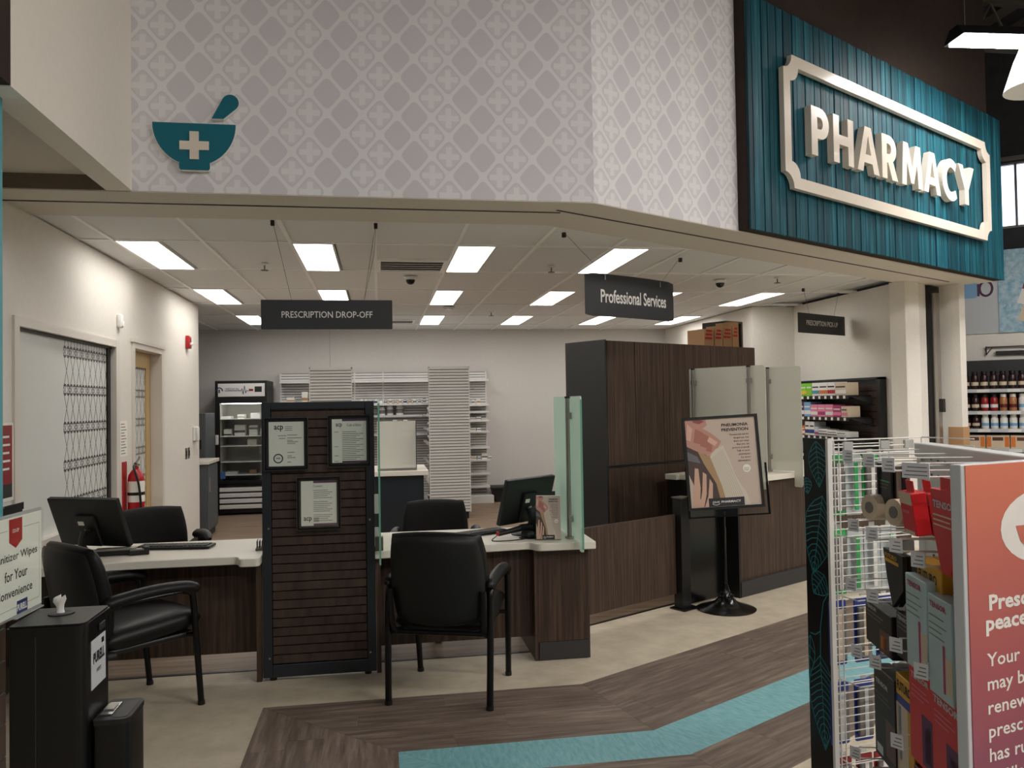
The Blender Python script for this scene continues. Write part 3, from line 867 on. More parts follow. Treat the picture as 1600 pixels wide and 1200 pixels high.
for k in range(11):
    obj('print_line', box(0.002, 0.0025, -0.07, 0.02+0.05*((k*7) % 3)/2, 0.115-0.024*k, 0.122-0.024*k), 'red' if k in (0, 5) else 'ink_grey', t)
t = thing('wall_poster', 'red and dark poster left of the frosted window', 'poster', (LX, 4.93, 1.27))
obj('backing', box(0, 0.006, -0.12, 0.095, -0.225, 0.215), 'paper', t)
obj('print_red', box(0.006, 0.0075, -0.12, 0.07, -0.13, 0.20), 'red_dark', t); obj('print_dark', box(0.006, 0.0075, -0.12, 0.07, -0.205, -0.13), 'charcoal', t)
for k in range(5): obj('print_line', box(0.0075, 0.009, -0.1, 0.03+0.01*(k % 2), 0.13-0.045*k, 0.142-0.045*k), 'white', t)
t = thing('wall_shelf', 'small dark ledge under the red poster', 'shelf', (LX, 4.93, 1.0))
obj('board', box(0, 0.05, -0.13, 0.1, -0.05, 0.02, 0.003), 'charcoal', t); obj('lip', box(0.05, 0.056, -0.13, 0.1, -0.01, 0.03), 'black', t)
# extinguisher
t = thing('fire_extinguisher', 'red fire extinguisher on a wall bracket by the oak door', 'fire extinguisher', (LX, 7.06, 0))
obj('backplate', box(0.0, 0.012, -0.07, 0.05, 0.62, 1.12), 'red', t)
b = BM(); lathe(b, [(0.0, 0.60), (0.05, 0.602), (0.072, 0.62), (0.075, 0.66), (0.075, 0.97), (0.066, 1.01), (0.04, 1.045), (0.026, 1.055), (0.026, 1.08)], 24, (0.10, 0.03, 0)); cy = obj('cylinder', b, 'red', t, smooth=50)
b = BM(); lathe(b, [(0.0762, 0.79), (0.0762, 0.96)], 24, (0.10, 0.03, 0)); obj('label_band', b, 'paper', cy, smooth=50)
b = BM(); bx(b, 0.085, 0.115, 0.015, 0.045, 1.075, 1.11, 0.004); obj('valve', b, 'steel', t)
b = BM(); tube(b, [(0.10, 0.0, 1.105), (0.10, 0.09, 1.125), (0.10, 0.15, 1.15)], 0.009, 6); tube(b, [(0.10, 0.0, 1.085), (0.10, 0.09, 1.09), (0.10, 0.14, 1.085)], 0.008, 6); obj('handle', b, 'steel_dark', t)
b = BM(); tube(b, smooth_path([(0.10, 0.0, 1.09), (0.11, -0.07, 1.07), (0.15, -0.075, 0.95), (0.165, -0.06, 0.8), (0.165, -0.055, 0.72)], 5), 0.011, 8); obj('hose', b, 'black', t, smooth=60)
b = BM(); cyl(b, (0.165, -0.055, 0.73), (0.165, -0.055, 0.66), 0.013, 0.02, 10); obj('nozzle', b, 'black', t)
b = BM(); lathe(b, [(0.078, 0.845), (0.078, 0.87)], 24, (0.10, 0.03, 0)); obj('strap', b, 'black', t)
t.scale = (0.85, 0.85, 1.0)

# ------------------------------------------------------------------ service desks
DZ = 0.71
def worktop(pts, m='worktop'):
    b = BM(); prism(b, pts, DZ-0.045, DZ, 'z')
    es = [e for e in b.edges if abs(e.verts[0].co.z-e.verts[1].co.z) < 1e-6]
    bmesh.ops.bevel(b, geom=es, offset=0.004, segments=1, affect='EDGES')
    return b
def rounded(pts, rad, n=5):
    """round chosen corners of a 2-D outline: rad per vertex"""
    out = []
    N = len(pts)
    for i in range(N):
        p = Vector(pts[i]); r = rad[i]
        if not r: out.append(tuple(p)); continue
        a = (Vector(pts[i-1])-p).normalized(); c = (Vector(pts[(i+1) % N])-p).normalized()
        p0 = p+a*r; p1 = p+c*r
        for k in range(n+1):
            t = k/n; out.append(tuple(p0*(1-t)**2 + p*2*t*(1-t) + p1*t*t))
    return out
dl = thing('service_desk', 'left reception desk with white top and walnut front panel', 'desk', (0, 0, 0), 0, 'service desks')
pts = [(-2.05, 5.39), (-2.05, 4.62), (-1.80, 4.66), (-1.45, 4.75), (-1.15, 4.76), (-0.80, 4.76), (-0.775, 4.675), (-0.668, 4.675), (-0.668, 5.39)]
obj('worktop', worktop(rounded(pts, [0, 0, 0.1, 0.1, 0, 0.02, 0.02, 0.03, 0])), 'worktop', dl)
obj('front_panel', box(-2.05, -0.70, 4.93, 4.96, 0.125, DZ-0.045), 'walnut', dl)
obj('end_gable', box(-0.70, -0.672, 4.765, 5.38, 0.004, DZ-0.046), 'walnut', dl)
obj('end_gable', box(-2.055, -2.03, 4.75, 5.38, 0.004, DZ-0.046), 'walnut', dl)
dr_ = thing('service_desk', 'right reception desk with white top and walnut pedestal', 'desk', (0, 0, 0), 0, 'service desks')
pts = [(-0.035, 5.42), (-0.035, 4.735), (0.60, 4.785), (0.885, 4.815), (0.915, 4.735), (1.275, 4.735), (1.285, 5.42)]
obj('worktop', worktop(rounded(pts, [0, 0, 0.1, 0.03, 0.04, 0.01, 0])), 'worktop', dr_)
obj('front_panel', box(-0.02, 0.915, 4.89, 4.92, 0.125, DZ-0.045), 'walnut', dr_)
obj('end_gable', box(-0.032, -0.006, 4.775, 5.40, 0.004, DZ-0.046), 'walnut', dr_)
pd = obj('pedestal', box(0.925, 1.245, 4.80, 5.40, 0.11, DZ-0.046, 0.002), 'walnut', dr_)
obj('kick_plate', box(0.93, 1.243, 4.795, 5.38, 0.004, 0.11), 'kick', pd)
obj('edge_strip', box(0.905, 0.925, 4.795, 5.40, 0.004, DZ-0.046), 'walnut', pd)

# slatwall partition with three framed certificates
sw = thing('slatwall_panel', 'dark slatted partition between the two desks carrying framed certificates', 'partition', (-0.348, 4.76, 0))
HW = 0.315
b = BM()
bx(b, -HW, -HW+0.05, 0, 0.07, 0.02, 1.575, 0.002); bx(b, HW-0.05, HW, 0, 0.07, 0.02, 1.575, 0.002)
bx(b, -HW+0.05, HW-0.05, 0.002, 0.07, 1.535, 1.575, 0.002); bx(b, -HW+0.05, HW-0.05, 0.002, 0.07, 0.02, 0.09, 0.002)
obj('frame', b, 'charcoal_blue', sw)
obj('core', box(-HW+0.05, HW-0.05, 0.028, 0.05, 0.085, 1.54), 'black', sw)
zz = 0.095; k = 0; me = None
while zz < 1.53:
    h = min(0.0465, 1.534-zz)
    if me is None:
        o = obj('slat', box(-HW+0.052, HW-0.052, 0.008, 0.03, 0, 0.0465, 0.0025, 1), 'walnut_slat', sw, loc=(0, 0, zz)); me = o.data
    else: obj('slat', me, None, sw, loc=(0, 0, zz))
    zz += 0.0512
for x, z in ((-HW+0.035, 0.13), (HW-0.035, 0.13), (-HW+0.035, 0.86), (HW-0.03, 0.89)):
    b = BM(); cyl(b, (x, 0.001, z), (x, -0.004, z), 0.006, n=10); obj('bolt', b, 'steel', sw)
for x in (-HW+0.05, HW-0.05):
    b = BM(); cyl(b, (x, 0.035, 0), (x, 0.035, 0.02), 0.02, n=10); obj('levelling_foot', b, 'black', sw)
def certificate(label, px, pz, w, h, kind):
    t = thing('framed_certificate', label, 'certificate', (-0.348+px, 4.757, pz), 0, 'framed certificates')
    b = BM(); f = 0.012
    bx(b, -w/2, w/2, -0.022, -0.001, h/2-f, h/2, 0.002, 1); bx(b, -w/2, w/2, -0.022, -0.001, -h/2, -h/2+f, 0.002, 1)
    bx(b, -w/2, -w/2+f, -0.022, -0.001, -h/2+f, h/2-f, 0.002, 1); bx(b, w/2-f, w/2, -0.022, -0.001, -h/2+f, h/2-f, 0.002, 1)
    obj('frame', b, 'black_satin', t)
    b = BM()
    for q in ((-w/2-0.001, w/2+0.001, h/2, h/2+0.0015), (-w/2-0.001, w/2+0.001, -h/2-0.0015, -h/2), (-w/2-0.0015, -w/2, -h/2, h/2), (w/2, w/2+0.0015, -h/2, h/2)):
        bx(b, q[0], q[1], -0.023, -0.002, q[2], q[3])
    obj('frame_edge', b, 'steel_dark', t)
    obj('mat_board', box(-w/2+f, w/2-f, -0.006, -0.002, -h/2+f, h/2-f), 'black', t)
    pw, ph = w/2-0.022, h/2-0.022
    pg = obj('page', box(-pw, pw, -0.0085, -0.006, -ph, ph), 'paper', t)
    y = -0.0092
    def line(x0, x1, z, th=0.0035, m='ink_grey'):
        b = BM(); poly(b, [(x0, z), (x1, z), (x1, z+th), (x0, z+th)], y); obj('print_line', b, m, pg)
    if kind == 0:
        text('acp', 'ink', pg, -pw+0.03, ph-0.055, y, w=0.05, h=0.034, bold=0.02)
        for k in range(3): line(-pw+0.09, -pw+0.13, ph-0.03-0.01*k, 0.003)
        for z, x0, x1 in ((0.045, -0.045, 0.0), (0.048, 0.005, 0.06), (0.03, -0.04, -0.005), (0.032, 0.005, 0.085), (0.018, 0.005, 0.035), (0.010, 0.005, 0.065), (0.0, 0.005, 0.05), (-0.05, 0.005, 0.045), (-0.07, 0.005, 0.03), (-0.08, 0.005, 0.05), (-0.105, 0.005, 0.025)):
            line(x0, x1, z)
        b = BM(); A = [(-0.045+0.024*math.cos(R(a)), -0.082+0.024*math.sin(R(a))) for a in range(0, 361, 20)]; ribbon(b, A, 0.006, y); obj('seal', b, 'ink', pg)
        text('acp', 'ink', pg, -0.045, -0.088, y, w=0.022, align='c', bold=0.02)
    elif kind == 1:
        text('acp', 'plum', pg, -pw+0.022, ph-0.05, y, w=0.035, h=0.026, bold=0.02); text('Code of Ethics', 'ink', pg, pw-0.07, ph-0.042, y, w=0.08, h=0.015, align='c')
        b = BM(); poly(b, [(-0.04, ph-0.012), (pw, ph-0.012), (pw, ph), (-0.04, ph)], y); obj('plum_bar', b, 'plum', pg)
        b = BM(); poly(b, [(-0.04, -ph), (pw, -ph), (pw, -ph+0.01), (-0.04, -ph+0.01)], y); obj('plum_bar', b, 'plum', pg)
        for k in range(20):
            line(-0.04, 0.04+0.04*((k*5) % 3)/2, ph-0.075-0.0105*k, 0.003, 'plum' if k == 4 else 'ink_grey')
        for k in (0, 8, 13, 16): line(-0.085, -0.06, ph-0.075-0.0105*k, 0.003)
    else:
        b = BM(); poly(b, [(-0.03, ph-0.012), (pw, ph-0.012), (pw, ph), (-0.03, ph)], y); obj('plum_bar', b, 'plum', pg)
        b = BM(); poly(b, [(-0.03, -ph), (pw, -ph), (pw, -ph+0.012), (-0.03, -ph+0.012)], y); obj('plum_bar', b, 'plum', pg)
        text('Consent', 'ink', pg, -0.03, ph-0.035, y, w=0.05, h=0.013)
        for k in range(17):
            if k in (5, 12): continue
            line(-0.03, 0.05+0.025*((k*5) % 3)/2, ph-0.055-0.0108*k, 0.003)
        text('acp', 'plum', pg, -pw+0.014, -ph+0.02, y, w=0.045, h=0.03, bold=0.02)
        for k in range(3): line(-0.03, 0.0, -ph+0.04-0.009*k, 0.003)
    obj('glazing', box(-w/2+f, w/2-f, -0.0165, -0.0155, -h/2+f, h/2-f), 'clear_glass', t)
certificate('framed certificate with round seal, upper left on slatted partition', -0.177, 1.338, 0.238, 0.296, 0)
certificate('framed Code of Ethics sheet, upper right on slatted partition', 0.174, 1.348, 0.238, 0.294, 1)
certificate('framed Consent sheet, lower centre on slatted partition', 0.000, 0.996, 0.242, 0.298, 2)

# ------------------------------------------------------------------ glass screens on desks and counter
def glass_screen(label, loc, rz, length, z0, z1, posts, mat_='green_glass', base=DZ, edge='green_edge', pcol='steel_dark', notch=0.075):
    """upright pane in the local xz-plane turned along +y; near end at origin"""
    t = thing('glass_screen', label, 'screen', loc, rz, 'glass privacy screens')
    b = BM(); prism(b, rounded([(0.004, z0), (notch, z0), (notch, base+0.008), (length-0.004, base+0.008), (length-0.004, z1), (0.004, z1)], [0.02, 0.012, 0, 0.02, 0.02, 0.02]), -0.005, 0.005, 'x'); obj('pane', b, mat_, t)
    b = BM(); bx(b, -0.0052, 0.0052, -0.001, 0.004, z0+0.02, z1-0.02); obj('pane_edge', b, edge, t)
    for p in posts:
        b = BM(); cyl(b, (-0.026, p, base), (-0.026, p, z1-0.01), 0.014, n=14); q = obj('post', b, pcol, t, smooth=50)
        b = BM(); cyl(b, (-0.026, p, base), (-0.026, p, base+0.012), 0.028, n=16); obj('flange', b, pcol, q)
        b = BM(); cyl(b, (-0.026, p, z1-0.012), (-0.026, p, z1), 0.017, n=12); obj('cap', b, 'black', q)
        for zc in (base+0.12, z1-0.12): obj('clamp', box(-0.034, 0.012, p-0.02, p+0.02, zc-0.02, zc+0.02, 0.003), pcol, t)
    return t
glass_screen('green frosted glass screen on steel post, right reception desk', (1.175, 4.65, 0), 0, 0.74, 0.66, 1.585, (0.24,), pcol='steel')
gl = glass_screen('thin green glass screen seen edge-on beside the slatted partition', (-0.006, 4.63, 0), 0, 0.74, 0.645, 1.58, (), 'green_glass')
for z in (0.99, 0.80): obj('clamp', box(-0.03, -0.006, 0.07, 0.1, z-0.06, z+0.05, 0.003), 'white', gl)
obj('clamp', box(-0.028, 0.018, 0.05, 0.085, 0.72, 0.8, 0.004), 'steel_dark', gl)
glass_screen('left frosted screen on the pick-up counter, behind the poster stand', UV(2.18, 0.32), ANG, 0.76, 0.83, 1.82, (0.14, 0.70), 'frost', 0.932, 'frost', 'steel')
glass_screen('right frosted screen on the pick-up counter, beside the medicine shelf', UV(2.68, 0.32), ANG, 0.74, 0.81, 1.82, (0.3,), 'frost', 0.932, 'frost', 'steel')

# ------------------------------------------------------------------ guest chairs
def guest_chair(label, loc, rz):
    """facing +y"""
    t = thing('guest_chair', label, 'chair', loc, rz, 'guest chairs')
    b = BM(); pad(b, 0.52, 0.53, 0.125, Matrix.Translation((0, 0.03, 0.435)) @ Matrix.Rotation(R(-90+4), 4, 'X'), 0.0, 0.22)
    obj('seat', b, 'leather', t, smooth=60)
    obj('seat_pan', box(-0.225, 0.225, -0.2, 0.25, 0.355, 0.385, 0.01), 'black', t)
    Mb = Matrix.Translation((0, -0.265, 0.655)) @ Matrix.Rotation(R(10), 4, 'X')
    b = BM(); pad(b, 0.53, 0.51, 0.09, Mb, 0.05, 0.42, bend2=-0.012); obj('backrest', b, 'leather', t, smooth=60)
    b = BM(); pad(b, 0.50, 0.48, 0.05, Mb @ Matrix.Translation((0, -0.046, 0)), 0.05, 0.40); obj('back_shell', b, 'plastic', t, smooth=60)
    for s in (-1, 1):
        x = s*0.272
        b = BM(); tube(b, smooth_path([(x-s*0.012, 0.265, 0.0), (x-s*0.004, 0.235, 0.33), (x, 0.215, 0.56), (x, 0.20, 0.598), (x, 0.16, 0.612)], 5), 0.0165, 10); lg = obj('leg', b, 'black_satin', t, smooth=60)
        b = BM(); cyl(b, (x-s*0.012, 0.265, 0.0), (x-s*0.012, 0.264, 0.02), 0.019, n=12); obj('foot', b, 'black', lg)
        b = BM(); tube(b, smooth_path([(x-s*0.004, -0.27, 0.0), (x, -0.255, 0.30), (x, -0.24, 0.54), (x, -0.215, 0.596), (x, -0.16, 0.612)], 5), 0.0175, 10); lg = obj('leg', b, 'black_satin', t, smooth=60)
        b = BM(); cyl(b, (x-s*0.004, -0.27, 0.0), (x-s*0.004, -0.269, 0.02), 0.02, n=12); obj('foot', b, 'black', lg)
        b = BM(); tube(b, [(x, 0.16, 0.612), (x, -0.16, 0.612)], 0.013, 8); obj('arm_rail', b, 'black_satin', t)
        b = BM(); tube(b, smooth_path([(x, -0.23, 0.605), (x, -0.2, 0.628), (x-s*0.004, 0.0, 0.642), (x-s*0.006, 0.18, 0.632), (x-s*0.006, 0.25, 0.606)], 5), [0.012]+[0.026]*2+[0.031]*16+[0.026, 0.014], 12, sq=0.75); obj('armrest', b, 'leather', t, smooth=60)
        b = BM(); tube(b, [(x, 0.232, 0.372), (s*0.2, 0.2, 0.37)], 0.011, 6); obj('seat_bracket', b, 'black_satin', t); b = BM(); tube(b, [(x, -0.253, 0.36), (s*0.2, -0.19, 0.37)], 0.011, 6); obj('seat_bracket', b, 'black_satin', t)
        b = BM(); tube(b, smooth_path([(s*0.225, -0.17, 0.36), (s*0.238, -0.25, 0.38), (s*0.245, -0.28, 0.50), (s*0.245, -0.285, 0.60)], 4), 0.014, 8, sq=1.6); obj('back_bracket', b, 'plastic', t, smooth=60)
    b = BM(); tube(b, [(-0.26, -0.245, 0.372), (0.26, -0.245, 0.372)], 0.012, 8); tube(b, [(-0.26, 0.232, 0.368), (0.26, 0.232, 0.368)], 0.012, 8); obj('cross_rail', b, 'black_satin', t)
guest_chair('black guest chair in front of the right desk, its back to the viewer', (0.372, 4.43, 0), R(-20))
guest_chair('black leather guest chair turned towards the left desk', (-1.31, 4.49, 0), R(-47))

def office_chair(label, loc, rz):
    t = thing('office_chair', label, 'chair', loc, rz, 'swivel office chairs')
    b = BM(); pad(b, 0.49, 0.47, 0.10, Matrix.Translation((0, 0.02, 0.47)) @ Matrix.Rotation(R(-90), 4, 'X'), 0, 0.25); obj('seat', b, 'mesh_fabric', t, smooth=60)
    Mb = Matrix.Translation((0, -0.25, 0.665)) @ Matrix.Rotation(R(8), 4, 'X')
    b = BM(); pad(b, 0.47, 0.40, 0.08, Mb, 0.06, 0.35, taper=-0.05); obj('backrest', b, 'mesh_fabric', t, smooth=60)
    b = BM(); tube(b, smooth_path([(0, -0.05, 0.40), (0, -0.25, 0.42), (0, -0.31, 0.52), (0, -0.30, 0.66)], 5), 0.022, 8, sq=1.5); obj('back_bar', b, 'plastic', t, smooth=60)
    b = BM(); cyl(b, (0, 0, 0.09), (0, 0, 0.30), 0.028, n=14); cyl(b, (0, 0, 0.30), (0, 0, 0.42), 0.018, n=14); obj('gas_lift', b, 'plastic', t, smooth=50)
    for k in range(5):
        a = R(72*k+20); c, s = math.cos(a), math.sin(a)
        b = BM(); tube(b, [(0.02*c, 0.02*s, 0.10), (0.15*c, 0.15*s, 0.09), (0.29*c, 0.29*s, 0.07)], [0.026, 0.022, 0.016], 8); lg = obj('base_leg', b, 'plastic', t, smooth=60)
        b = BM()
        p = Vector((0.295*c, 0.295*s, 0.027)); w = Vector((-s, c, 0))
        for q in (-1, 1): cyl(b, p+w*0.008*q, p+w*0.024*q, 0.027, n=14)
        cyl(b, p+Vector((0, 0, 0.0)), p+Vector((0, 0, 0.05)), 0.008, n=8); obj('caster', b, 'black', lg, smooth=40)
    for s in (-1, 1):
        b = BM(); tube(b, smooth_path([(s*0.18, 0.0, 0.41), (s*0.27, -0.0, 0.43), (s*0.285, -0.01, 0.55), (s*0.28, -0.01, 0.655)], 4), 0.02, 8, sq=1.6); obj('arm_post', b, 'plastic', t, smooth=60)
        b = BM(); tube(b, smooth_path([(s*0.27, -0.15, 0.66), (s*0.28, -0.05, 0.672), (s*0.28, 0.06, 0.672), (s*0.275, 0.15, 0.65)], 4), [0.014, 0.02]+[0.026]*8+[0.022, 0.018, 0.012], 10, sq=1.4); obj('arm_pad', b, 'plastic', t, smooth=60)
office_chair('black swivel chair behind the right desk', (0.37, 5.62, 0), R(176))
office_chair('black swivel chair behind the left desk, partly behind the monitor', (-1.47, 5.80, 0), R(210))

# ------------------------------------------------------------------ desk equipment
def monitor(label, loc, rz, tilt=12, w=0.50, h=0.30, zc=0.21):
    """screen faces +y, so its back shows towards -y"""
    t = thing('monitor', label, 'monitor', loc, rz, 'desk monitors')
    Mx = Matrix.Translation((0, 0, zc)) @ Matrix.Rotation(R(tilt), 4, 'X')
    def add(nm, b, m, sm=None, par=t):
        b.transform(Mx); return obj(nm, b, m, par, smooth=sm)
    sh = add('shell', box(-w/2, w/2, -0.012, 0.02, -h/2, h/2, 0.006), 'plastic')
    add('screen', box(-w/2+0.012, w/2-0.012, 0.0195, 0.0215, -h/2+0.012, h/2-0.012), 'black_gloss')
    add('back_housing', box(-0.065, 0.065, -0.032, -0.01, -h/2+0.01, 0.055, 0.006), 'plastic', None, sh)
    add('label_sticker', box(-0.05, -0.01, -0.0335, -0.0315, -0.005, 0.02), 'paper', None, sh); add('label_sticker', box(-0.02, 0.02, -0.0335, -0.0315, -0.045, -0.03), 'steel', None, sh)
    b = BM(); tube(b, smooth_path([(0, -0.04, zc-0.05), (0, -0.06, zc-0.12), (0, -0.03, 0.02)], 4), 0.02, 8, sq=1.8); obj('stand_neck', b, 'plastic', t, smooth=60)
    b = BM(); lathe(b, [(0.12, 0), (0.12, 0.006), (0.10, 0.012), (0.0, 0.014)], 24, (0, 0.0, 0), 1.0, 0.75); obj('stand_base', b, 'plastic', t, smooth=50)
monitor('flat black monitor on the left desk seen from behind', (-1.68, 5.08, DZ), R(-24), 22, 0.48, 0.31, 0.185)
monitor('black monitor on the right desk seen from behind', (0.93, 5.14, DZ), R(38), 16, 0.46, 0.30, 0.215)
def keyboard(label, loc, rz):
    t = thing('keyboard', label, 'keyboard', loc, rz, 'keyboards')
    obj('case', box(-0.22, 0.22, -0.065, 0.065, 0.002, 0.018, 0.005), 'plastic', t)
    b = BM()
    for r in range(5):
        for c in range(18): bx(b, -0.205+0.0228*c, -0.187+0.0228*c, -0.052+0.021*r, -0.036+0.021*r, 0.018, 0.023)
    obj('keys', b, 'black', t, kind='stuff')
keyboard('black keyboard on the left desk', (-1.22, 5.15, DZ), R(-8)); keyboard('black keyboard on the right desk by the monitor', (0.60, 5.17, DZ), R(28))
t = thing('card_reader', 'small grey device with black strap beside the left monitor', 'device', (-1.385, 4.98, DZ), R(15))
obj('body', box(-0.05, 0.05, -0.03, 0.03, 0.0, 0.03, 0.006), 'plastic', t); obj('clip', box(0.03, 0.058, -0.032, 0.034, 0.0, 0.045, 0.005), 'black', t); obj('top_plate', box(-0.045, 0.02, -0.022, 0.022, 0.03, 0.034), 'steel', t)
t = thing('docking_station', 'silver and black slim unit under the left monitor', 'device', (-1.49, 5.0, DZ), R(6))
obj('body', box(-0.12, 0.09, -0.04, 0.04, 0.004, 0.03, 0.004), 'black', t); obj('top_cover', box(-0.12, 0.09, -0.042, 0.0, 0.03, 0.045, 0.004), 'steel', t)
t = thing('card_stand', 'dark card holder with cards at the right end of left desk', 'card holder', (-0.70, 4.98, DZ), R(4))
obj('base', box(-0.03, 0.03, -0.05, 0.05, 0, 0.012, 0.002), 'steel_dark', t)
for k in range(4): obj('card', box(-0.024+0.014*k, -0.020+0.014*k, -0.042, 0.042, 0.012, 0.055-0.004*(k % 2)), 'ink' if k % 2 else 'steel_dark', t)
t = thing('barcode_scanner', 'black handheld scanner lying on the right desk', 'scanner', (0.80, 5.0, DZ), R(20))
b = BM(); tube(b, [(-0.09, 0, 0.03), (0.02, 0, 0.045), (0.09, 0.0, 0.055)], [0.014, 0.017, 0.02], 10); obj('handle', b, 'plastic', t, smooth=60)
obj('head', box(0.07, 0.15, -0.028, 0.028, 0.035, 0.075, 0.012), 'black', t, smooth=40); obj('red_mark', box(-0.1, -0.085, -0.012, 0.012, 0.02, 0.045, 0.004), 'red', t)
b = BM(); tube(b, smooth_path([(-0.1, 0, 0.02), (-0.16, -0.05, 0.004), (-0.10, -0.10, 0.004), (0.02, -0.11, 0.004), (0.08, -0.06, 0.004)], 6), 0.003, 6); obj('cable', b, 'ink', t)
t = thing('mouse_pad', 'round black mouse pad on the right desk', 'mouse pad', (0.93, 4.97, DZ), 0)
b = BM(); lathe(b, [(0.085, 0.0), (0.085, 0.004), (0.0, 0.004)], 24, (0, 0, 0), 1.0, 0.7); obj('pad_disc', b, 'black', t)
t = thing('computer_mouse', 'black computer mouse on the round pad', 'mouse', (0.90, 4.97, DZ+0.004), 0.4)
b = BM(); pad(b, 0.06, 0.10, 0.05, Matrix.Translation((0, 0, 0.014)) @ Matrix.Rotation(R(90), 4, 'X'), 0, 0.6, 8, 8); obj('body', b, 'plastic', t, smooth=70)
t = thing('cable_bundle', 'tangle of white and black cables at the left end of left desk', 'cables', (-1.80, 4.86, DZ))
for k in range(7):
    r_ = random.Random(k)
    b = BM(); tube(b, smooth_path([(-0.12, 0.25-0.05*k, 0.006+0.004*k), (-0.02+0.02*r_.random(), 0.12-0.02*k, 0.012+0.02*r_.random()), (0.06, 0.02+0.03*r_.random(), 0.01), (0.12+0.02*k, 0.10-0.03*k, 0.006)], 6), 0.004, 6); obj('cable', b, 'ink' if k in (2, 5) else 'white', t, smooth=60)

# poster artwork shared by the floor stand and the desk leaflet
def art(par, w, h, y):
    X = lambda s: -w/2+s*w; Zf = lambda t_: h/2-t_*h
    def sh(nm, pts, rgb, dy):
        key = 'print_%d_%d_%d' % rgb
        if key not in MATS: mat(key, rgb, 0.5)
        b = BM(); poly(b, [(X(p[0]), Zf(p[1])) for p in pts], y-dy); bmesh.ops.triangulate(b, faces=b.faces); obj(nm, b, key, par)
    sh('print_field', [(0, 0), (1, 0), (1, 1), (0, 1)], (205, 186, 172), 0)
    e = 0.0003
    sh('print_shade', [(0, .27), (.10, .30), (.3, .43), (.50, .88), (.55, 1), (.18, 1), (0, .62)], (82, 66, 64), e)
    sh('print_face', [(0, 0), (.30, 0), (.31, .07), (.25, .10), (.36, .16), (.5, .26), (.44, .34), (.36, .38), (.30, .42), (.16, .37), (0, .30)], (196, 146, 132), 2*e)
    sh('print_lip', [(.10, 0), (.22, .0), (.28, .02), (.20, .05), (.12, .03)], (150, 84, 80), 3*e)
    for q in ([(.14, .10), (.25, .15), (.20, .28), (.10, .26)], [(.24, .15), (.33, .2), (.28, .33), (.19, .3)], [(.30, .26), (.37, .3), (.35, .38), (.27, .36)]):
        sh('print_finger', q, (176, 118, 104), 3*e)
    sh('print_cuff', [(.15, .36), (.28, .42), (.36, .41), (.54, .86), (.52, 1), (.44, 1), (.38, .74), (.22, .50)], (178, 146, 108), 3*e)
    sh('print_sleeve', [(.32, .43), (.40, .35), (.52, .31), (.60, .48), (.66, .66), (.80, .86), (.85, 1), (.52, 1), (.46, .78)], (214, 204, 188), 4*e)
    for q in ([(.09, .55), (.14, .56), (.15, .78), (.12, 1), (.02, 1), (.06, .75)], [(.20, .60), (.25, .63), (.23, .85), (.18, 1), (.11, 1), (.17, .82)], [(.29, .68), (.33, .74), (.31, .92), (.26, 1), (.19, 1), (.25, .88)]):
        sh('print_finger', q, (212, 172, 150), 4*e)
    rb_ = BM()
    for k in range(9):
        t0 = k/9
        ribbon(rb_, [(X(.34+.18*t0), Zf(.45-.11*t0)), (X(.47+.16*t0), Zf(.78-.20*t0)), (X(.55+.26*t0), Zf(.99-.02*t0))], w*.006, y-4.5*e)
    key = 'print_186_172_152'
    if key not in MATS: mat(key, (186, 172, 152), 0.5)
    obj('print_rib', rb_, key, par, kind='stuff')
    for q in ([(.03, .04), (.10, .10), (.06, .24), (.0, .22)], [(.33, .20), (.45, .27), (.40, .31), (.30, .25)]):
        sh('print_highlight', q, (222, 178, 162), 3.5*e)
    sh('print_cloth', [(0, .36), (.14, .42), (.18, .50), (0, .46)], (112, 112, 116), 2*e)
    yy = y-5*e
    text('PNEUMONIA', 'ink', par, X(.90), Zf(.095), yy, w=w*.38, h=h*.036, align='r', bold=0.028); text('PREVENTION', 'ink', par, X(.90), Zf(.15), yy, w=w*.385, h=h*.036, align='r', bold=0.028)
    for k, s in enumerate(('Pneumonia can be', 'dangerous, but', 'there are ways', 'that you can', 'protect yourself.', 'Talk to your', 'pharmacist', 'for more', 'information.')):
        text(s, 'ink', par, X(.90), Zf(.20+.038*k), yy, fs=h*.030, align='r', res=1, bold=0.01)
    b = BM(); poly(b, [(X(.83)+h*.045*math.cos(R(a)), Zf(.585)+h*.045*math.sin(R(a))) for a in range(0, 360, 15)], yy); obj('badge', b, 'paper', par)
    b = BM(); ribbon(b, [(X(.83)+h*.024*math.cos(R(a)), Zf(.585)+h*.024*math.sin(R(a))) for a in range(150, 391, 20)], h*.009, yy-e); poly(b, [(X(.83)-h*.01, Zf(.575)), (X(.83)+h*.012, Zf(.575)), (X(.83), Zf(.605))], yy-e); obj('badge_mark', b, 'print_205_186_172', par)
    b = BM(); poly(b, [(X(.25), Zf(1)), (X(.76), Zf(1)), (X(.76), Zf(.905)), (X(.25), Zf(.905))], yy); obj('banner', b, 'sign_grey', par)
    text('CO-OP', 'white', par, X(.355), Zf(.962), yy-e, w=w*.10, h=h*.022, align='c', bold=0.03)
    b = BM(); ribbon(b, [(X(.355)+w*.05*math.cos(R(a)), Zf(.965)+h*.018*math.sin(R(a))) for a in range(180, 361, 20)], h*.006, yy-e); obj('banner_mark', b, 'white', par)
    text('PHARMACY', 'white', par, X(.43), Zf(.963), yy-e, w=w*.28, h=h*.026, bold=0.03)
